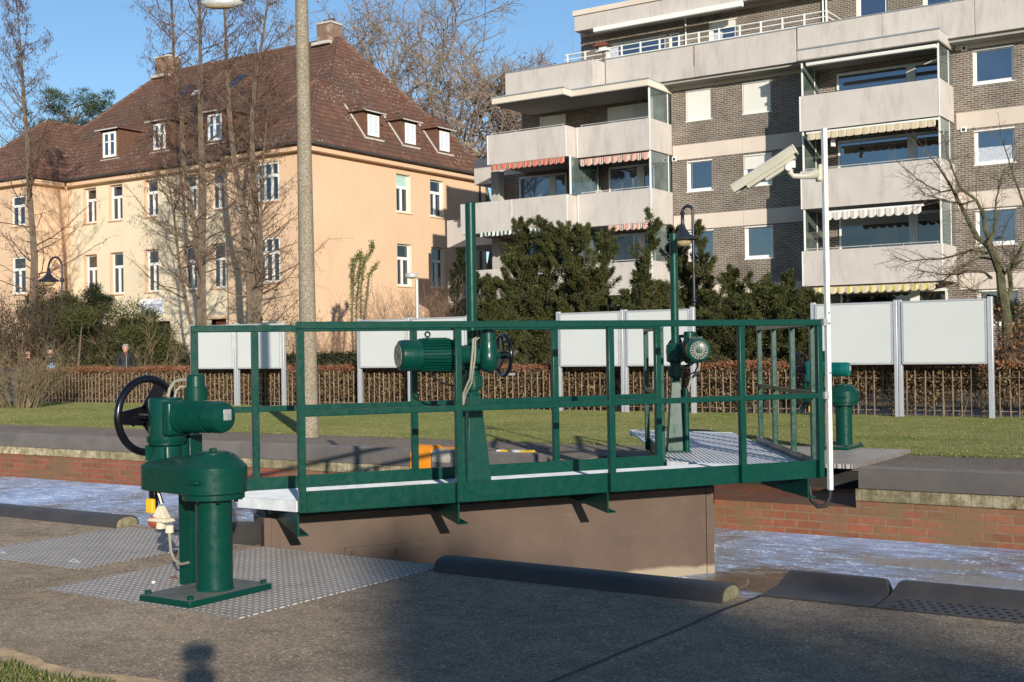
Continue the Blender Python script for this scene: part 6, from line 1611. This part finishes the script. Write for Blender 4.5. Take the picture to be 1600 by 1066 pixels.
# ------------------------------------------------------------------ yews
def yew(label, tips, y, seed, name='yew_tree', mat='yew', base_w=1.1, n_per=3300, group='dark evergreen yews', size=1.0, open_=.16, zcut=.2):
    """several upright plumes; each tip is a (pixel x, pixel y, radius) peak of the outline"""
    rnd = np.random.default_rng(seed); cx_ = float(np.mean([aty(p[0], p[1], y)[0] for p in tips]))
    t = thing(name, (cx_, y, 0), label, 'tree', group); mb = MB(); Ps, Ds = [], []; S = []
    for px, py, rad in tips:
        yy = y + rnd.uniform(-.7, .7); tip = aty(px, py + (30 if px > 1100 else 12), yy); foot = np.array([cx_ + (tip[0] - cx_) * .55 + rnd.normal(0, .2), yy + rnd.normal(0, .2), 0.0])
        mid = (tip + foot) / 2 + rnd.normal(0, .15, 3); mb.tube([foot, mid, tip - np.array([0, 0, .2])], [.11, .06, .012], 6)
        nb = int(36 * rad * size)
        for b in range(nb):
            f = rnd.random() ** .75; f = .04 + .96 * f
            p = foot + (mid - foot) * min(1, f * 2) if f < .5 else mid + (tip - mid) * (f - .5) * 2
            if p[2] < zcut: continue
            R_ = rad * (1 - f) ** .55 * rnd.uniform(.45, 1.15) + .12
            az = rnd.uniform(0, 2 * math.pi); el = rnd.uniform(.0, .8) + .35 * f
            d = np.array([math.cos(az) * math.cos(el), math.sin(az) * math.cos(el), math.sin(el)]); e = p + d * R_ + np.array([0, 0, .25 * R_])
            S.append([*p, *e, .016, .005])
            m = int(3.1 * n_per / nb * rnd.uniform(.5, 1.4)) + 6
            k = rnd.random(m) ** .62; q = p + (e - p) * k[:, None] + rnd.normal(0, .04 + .045 * R_, (m, 3)) * (1.25 - .95 * k)[:, None]
            dd = d + rnd.normal(0, .55, (m, 3)); dd[:, 2] += .1
            Ps.append(q); Ds.append(dd)
    mb.build('trunk', 'barkdark', t); segmesh('branches', S, 'barkdark', t)
    P, D = np.concatenate(Ps), np.concatenate(Ds); ok = P[:, 2] > zcut
    leaves('foliage', P[ok], D[ok], .105, .020, mat, t, seed)
    return t
yew('broad dark yew before the flats just right of the tall green rod', [(812, 338, 1.1), (845, 330, 1.1), (795, 392, 1.1), (768, 430, 1.0), (760, 470, 1.0), (828, 400, 1.4), (862, 348, 1.1), (845, 450, 1.3)], 30.0, 101, n_per=5200)
yew('broad dark yew before the flats, middle of the tall yews', [(885, 343, 1.2), (912, 350, 1.1), (948, 340, 1.0), (900, 400, 1.4), (938, 415, 1.2), (975, 450, .9), (875, 450, 1.4), (930, 465, 1.2)], 30.5, 102, n_per=5200)
yew('slim spruce-like yew with pointed top left of the second green rod', [(1017, 320, .85), (1012, 400, 1.0), (1002, 455, 1.1), (1030, 440, .9)], 29.6, 103, n_per=4200)
yew('pointed yew behind the gooseneck lamp right of the second green rod', [(1051, 348, .9), (1088, 345, .8), (1070, 400, 1.2), (1062, 450, 1.3), (1092, 440, 1.1)], 30.4, 104, n_per=4200)
yew('spreading yew in front of the brick wall, left of the camera post', [(1145, 402, 1.2), (1112, 440, 1.3), (1185, 408, 1.0), (1130, 460, 1.6), (1165, 450, 1.5), (1228, 390, .9), (1205, 430, 1.2), (1200, 470, 1.5)], 29.4, 105, n_per=5000)
yew('lower yew behind the camera post with one raised bough', [(1238, 440, 1.1), (1268, 435, .8), (1245, 470, 1.3), (1270, 490, 1.1), (1222, 480, 1.3)], 29.0, 106, n_per=4500)
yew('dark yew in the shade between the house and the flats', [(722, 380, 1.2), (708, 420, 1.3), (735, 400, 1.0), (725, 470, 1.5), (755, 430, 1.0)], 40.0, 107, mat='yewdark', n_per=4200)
def low_yew(label, blobs, y, seed, mat='yew', n=15000):
    n = int(n * 2.4)
    rnd = np.random.default_rng(seed); cc, rr = [], []
    for px, py, r_ in blobs:
        p = aty(px, py, y + rnd.uniform(-.4, .4))
        for _ in range(6): cc.append(p + rnd.normal(0, r_ * .5, 3)); s_ = r_ * rnd.uniform(.3, .65); rr.append([s_ * 1.25, s_, s_ * .8])
    t = thing('yew_bush', (float(np.mean([c[0] for c in cc])), y, 0), label, 'bush', 'dark evergreen yews')
    mb = MB()
    for c in cc[::2]: mb.tube([(c[0] * .7 + t.location.x * .3, c[1], 0), tuple(c)], [.06, .015], 5)
    mb.build('stems', 'bark', t)
    P, D = clump_cloud(cc, rr, n, rnd, .25); P += rnd.normal(0, .05, P.shape); D = D * .7 + rnd.normal(0, .5, D.shape) + np.array([0, 0, .35]); ok = P[:, 2] > .05
    leaves('foliage', P[ok], D[ok], .125, .024, mat, t, seed); return t
low_yew('wide low dark yew between the two persons at the left', [(110, 530, 1.3), (145, 520, 1.3), (175, 525, 1.2), (205, 530, 1.1), (130, 560, 1.2), (165, 560, 1.2), (225, 545, 1.0), (100, 560, 1.1), (190, 510, .9), (120, 500, .9)], 29.0, 121, n=24000)
low_yew('upright dark evergreen behind the gooseneck lamp at the left', [(98, 480, .8), (108, 500, .9), (80, 480, .7), (95, 520, 1.0), (70, 500, .8)], 31.5, 122, 'yewdark', 9000)
low_yew('evergreen sprays rising before the yellow wall, right of the gooseneck lamp', [(138, 490, .7), (152, 475, .5), (130, 505, .8), (150, 500, .7)], 31.0, 123, 'yewdark', 7000)
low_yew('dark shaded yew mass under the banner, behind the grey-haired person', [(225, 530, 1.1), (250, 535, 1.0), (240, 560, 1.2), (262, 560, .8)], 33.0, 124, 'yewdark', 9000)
low_yew('low dark evergreen at the right behind the last notice board', [(1590, 530, .7), (1600, 500, .7)], 31.5, 125, 'yewdark', 4000)
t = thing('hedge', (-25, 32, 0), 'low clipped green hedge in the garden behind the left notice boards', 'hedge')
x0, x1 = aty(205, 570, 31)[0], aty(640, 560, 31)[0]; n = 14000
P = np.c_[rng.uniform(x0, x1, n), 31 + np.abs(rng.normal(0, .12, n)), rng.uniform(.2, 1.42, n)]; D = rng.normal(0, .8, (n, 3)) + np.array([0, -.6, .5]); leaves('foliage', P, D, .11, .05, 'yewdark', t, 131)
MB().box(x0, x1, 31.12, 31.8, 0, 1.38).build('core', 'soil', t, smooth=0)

# ------------------------------------------------------------------ trees behind the viewer whose shade falls on the pavement
def shade_tree(label, tip, Hh, wid, seed, n=9000):
    """tip: where on the ground the shadow of its top lies; it stands that far towards the sun"""
    k = Hh / math.tan(EL); bx, by = tip[0] + SUN.x * k, tip[1] + SUN.y * k
    rnd = np.random.default_rng(seed); t = thing('conifer', (bx, by, 0), label, 'tree', 'conifers behind the viewer')
    MB().tube([(bx, by, 0), (bx, by, Hh * .97)], [.28, .03], 8).build('trunk', 'bark', t)
    S = []; Ps, Ds = [], []
    for i in range(150):
        f = rnd.random() ** .9; z = Hh * (.1 + .9 * f); R_ = wid * (1 - f) ** .7 * rnd.uniform(.55, 1.15) + .15
        az = rnd.uniform(0, 2 * math.pi); p = np.array([bx, by, z]); e = p + np.array([math.cos(az) * R_, math.sin(az) * R_, rnd.uniform(-.25, .25) * R_])
        S.append([*p, *e, .04, .01]); m = n // 150
        q = p + (e - p) * (rnd.random((m, 1)) ** .6) + rnd.normal(0, .22, (m, 3)); Ps.append(q); Ds.append((e - p) / R_ + rnd.normal(0, .6, (m, 3)))
    segmesh('branches', S, 'bark', t); leaves('foliage', np.concatenate(Ps), np.concatenate(Ds), .45, .17, 'yewdark', t, seed)
    return t
q = atz(770, 925); shade_tree('conifer standing behind the viewer, shading the middle of the pavement', q, 9.5, .95, 201, 13000)
q = atz(960, 960); shade_tree('broad conifer behind the viewer to the right, shading the pavement', q, 10.5, .8, 202, 9000)
q = atz(1330, 1000); shade_tree('slim thin conifer behind the viewer at the far right', q, 9.0, .6, 203, 1500)
# ------------------------------------------------------------------ persons (seen from the chest up behind the hedge, built whole)
def skin_mesh(name, verts, edges, mat, parent, root=0, sub=2):
    """a continuous body grown over a skeleton: verts are (x, y, z, radius_x, radius_y)"""
    me = bpy.data.meshes.new(name); bm = bmesh.new(); lay = bm.verts.layers.skin.verify(); vs = []
    for i, (x, y, z, a, b) in enumerate(verts):
        v = bm.verts.new((x, y, z)); v[lay].radius = (a, b); v[lay].use_root = (i == root); vs.append(v)
    for a, b in edges: bm.edges.new((vs[a], vs[b]))
    bm.to_mesh(me); bm.free(); me.materials.append(MT[mat]); o = bpy.data.objects.new(name, me); COL.objects.link(o); o.parent = parent; ORG[o.name] = (0, 0, 0)
    s = o.modifiers.new('skin', 'SKIN'); s.use_smooth_shade = True
    d = o.modifiers.new('subdivision', 'SUBSURF'); d.levels = sub; d.render_levels = sub
    return o
def person(loc, rz, label, coat, hair, face_down=0.0, cap=False, scarf=False, h=1.78, hand=None):
    t = local_thing('person', loc, label, 'person', None, rz); k = h / 1.78
    def s(vs): return [(x * k, y * k, z * k, a * k, b * k) for x, y, z, a, b in vs]
    # faces -y. one continuous body: pelvis, spine, neck, head, arms with hands, legs with feet
    V = [(0, 0, .95, .15, .105), (0, 0, 1.12, .14, .10), (0, .01, 1.30, .165, .11), (0, .015, 1.43, .12, .085), (0, .005, 1.50, .058, .058), (0, -.005, 1.57, .066, .074), (0, -.015, 1.655, .078, .095), (0, -.005, 1.735, .062, .075),
         (.19, .015, 1.42, .062, .06), (.245, .02, 1.17, .045, .045), (.235, -.09, .95, .034, .034), (.225, -.12, .86, .042, .022), (-.19, .015, 1.42, .062, .06), (-.245, .02, 1.17, .045, .045), (-.235, -.09, .95, .034, .034), (-.225, -.12, .86, .042, .022),
         (.095, 0, .85, .09, .09), (.10, -.01, .50, .062, .062), (.105, .01, .10, .045, .045), (.11, -.10, .04, .045, .035), (-.095, 0, .85, .09, .09), (-.10, -.01, .50, .062, .062), (-.105, .01, .10, .045, .045), (-.11, -.10, .04, .045, .035)]
    E_ = [(0, 1), (1, 2), (2, 3), (3, 4), (4, 5), (5, 6), (6, 7), (3, 8), (8, 9), (9, 10), (10, 11), (3, 12), (12, 13), (13, 14), (14, 15), (0, 16), (16, 17), (17, 18), (18, 19), (0, 20), (20, 21), (21, 22), (22, 23)]
    # fingers and thumbs
    for hi, sx in ((11, 1), (15, -1)):
        hx, hy, hz = V[hi][:3]
        for f in range(4):
            a = len(V); dy = -.027 + f * .018
            V.append((hx + .004 * sx, hy + dy, hz - .045, .009, .009)); V.append((hx - .004 * sx, hy + dy - .006, hz - (.075 + (.012 if f in (1, 2) else 0)), .0085, .0085)); V.append((hx - .016 * sx, hy + dy - .012, hz - (.095 + (.014 if f in (1, 2) else 0)), .0075, .0075)); E_.extend([(hi, a), (a, a + 1), (a + 1, a + 2)])
        a = len(V); V.append((hx - .02 * sx, hy - .035, hz - .01, .011, .011)); V.append((hx - .024 * sx, hy - .05, hz - .045, .009, .009)); E_.extend([(hi, a), (a, a + 1)])
    skin_mesh('body', s(V), E_, 'skin', t)
    K = lambda *p: tuple(q * k for q in p)
    f = MB()
    f.ell(K(0, -.116, 1.625), .014 * k, .022 * k, .022 * k)            # nose
    f.ell(K(.083, .0, 1.64), .012 * k, .02 * k, .03 * k); f.ell(K(-.083, .0, 1.64), .012 * k, .02 * k, .03 * k)
    f.ell(K(0, -.088, 1.565), .035 * k, .03 * k, .028 * k)
    f.build('face', 'skin', t, smooth=80)
    e = MB(); e.ell(K(.032, -.103, 1.66), .011 * k, .008 * k, .007 * k); e.ell(K(-.032, -.103, 1.66), .011 * k, .008 * k, .007 * k); e.build('eyes', 'black', t, smooth=80)
    b = MB(); b.ell(K(.034, -.105, 1.684), .02 * k, .007 * k, .005 * k); b.ell(K(-.034, -.105, 1.684), .02 * k, .007 * k, .005 * k); b.build('eyebrows', hair, t, smooth=80)
    m_ = MB(); m_.ell(K(0, -.112, 1.588), .025 * k, .008 * k, .006 * k); m_.build('mouth', 'scarf', t, smooth=80)
    if cap:
        c = MB(); c.lathe([(.104, 1.70), (.112, 1.73), (.106, 1.78), (.07, 1.815), (.01, 1.825)], K(0, -.005, 0), 22, sx=k, sy=k * 1.08)
        c.add([K(-.075, -.10, 1.712), K(.075, -.10, 1.712), K(.06, -.185, 1.70), K(-.06, -.185, 1.70), K(-.075, -.10, 1.724), K(.075, -.10, 1.724), K(.06, -.185, 1.709), K(-.06, -.185, 1.709)], [(0, 3, 2, 1), (4, 5, 6, 7), (0, 1, 5, 4), (1, 2, 6, 5), (2, 3, 7, 6), (3, 0, 4, 7)])
        c.build('cap', coat, t)
    hr = MB(); g_ = random.Random(7)
    hr.ell(K(0, .022, 1.70), .092 * k, .098 * k, .075 * k, 20, 12); hr.ell(K(0, .055, 1.64), .082 * k, .06 * k, .07 * k)
    hr.ell(K(.04, -.05, 1.755), .05 * k, .045 * k, .026 * k); hr.ell(K(-.03, -.055, 1.757), .05 * k, .045 * k, .026 * k)
    if not cap: hr.build('hair', hair, t, smooth=80)
    else: MB().ell(K(0, .045, 1.655), .083 * k, .06 * k, .055 * k).build('hair', hair, t, smooth=80)
    C = [(0, 0, .80, .20, .155), (0, 0, .98, .185, .145), (0, 0, 1.15, .185, .145), (0, .01, 1.31, .20, .145), (0, .012, 1.435, .14, .105), (0, .008, 1.485, .078, .075), (.195, .015, 1.425, .082, .08), (.255, .02, 1.17, .066, .066), (.242, -.085, .965, .054, .054), (-.195, .015, 1.425, .082, .08), (-.255, .02, 1.17, .066, .066), (-.242, -.085, .965, .054, .054)]
    skin_mesh('coat', s(C), [(0, 1), (1, 2), (2, 3), (3, 4), (4, 5), (4, 6), (6, 7), (7, 8), (4, 9), (9, 10), (10, 11)], coat, t)
    co_ = MB(); co_.lathe([(.09, 1.475), (.10, 1.50), (.088, 1.545), (.078, 1.54), (.08, 1.48)], K(0, .01, 0), 20, sx=k, sy=k); co_.build('collar', coat, t)
    if scarf: MB().ell(K(0, -.085, 1.485), .06 * k, .045 * k, .05 * k).ell(K(.01, -.125, 1.42), .035 * k, .02 * k, .07 * k).build('scarf', 'scarf', t, smooth=80)
    z_ = MB(); z_.box(-.004, .004, -.162 * k, -.15 * k, .95 * k, 1.40 * k); z_.build('zip', 'labelplate', t)
    T = [(0, 0, .93, .165, .125), (.098, 0, .84, .105, .105), (.104, -.01, .50, .08, .08), (.108, .01, .12, .072, .075), (-.098, 0, .84, .105, .105), (-.104, -.01, .50, .08, .08), (-.108, .01, .12, .072, .075)]
    skin_mesh('trousers', s(T), [(0, 1), (1, 2), (2, 3), (0, 4), (4, 5), (5, 6)], 'trouser', t)
    sh = MB()
    for sx in (1, -1): sh.ell(K(.11 * sx, -.065, .045), .05 * k, .14 * k, .05 * k)
    sh.build('shoe', 'shoe', t, smooth=80)
    return t
p = aty(196, 545, 26.0); face = math.atan2(p[1], p[0]) - math.pi / 2      # turned to the viewer
person((p[0], 26.0, 0), face + .15, 'grey-haired person in a black coat facing the viewer behind the hedge', 'coat', 'hair', scarf=True, h=1.80)
p = aty(78, 550, 25.7); person((p[0], 25.7, 0), face + 2.0, 'person in a dark cap and black coat half turned away at the hedge end', 'coat', 'hair', cap=True, h=1.72)
bp_ = aty(80, 575, 25.2)
t = thing('plastic_bag', (bp_[0], 25.2, 0.9), 'pale blue plastic bag held by the person in the cap over the hedge end', 'bag')
rnd = np.random.default_rng(5); mb = MB(); mb.ell((bp_[0], 25.2, 1.03), .2, .14, .13, 18, 12); mb.v = [(x + rnd.normal(0, .012), y + rnd.normal(0, .012), z + rnd.normal(0, .012)) for x, y, z in mb.v]
mb.tube([(bp_[0] - .05, 25.2, 1.12), (bp_[0] - .07, 25.22, 1.2), (bp_[0], 25.25, 1.22), (bp_[0] + .04, 25.2, 1.12)], .015, 6); mb.build('bag_body', 'bag', t, smooth=20)
p = aty(44, 552, 27.0); person((p[0], 27.0, 0), face + .5, 'person in a dark red coat and dark hat behind the bare bush at the left', 'coatbrown', 'hair', cap=True, h=1.70)

person((.36 * SUN.x + .0, .36 * SUN.y, 0), YAW_ , 'person in a dark coat standing behind the viewpoint, whose head shadow falls on the pavement', 'coat', 'hair', h=1.455)
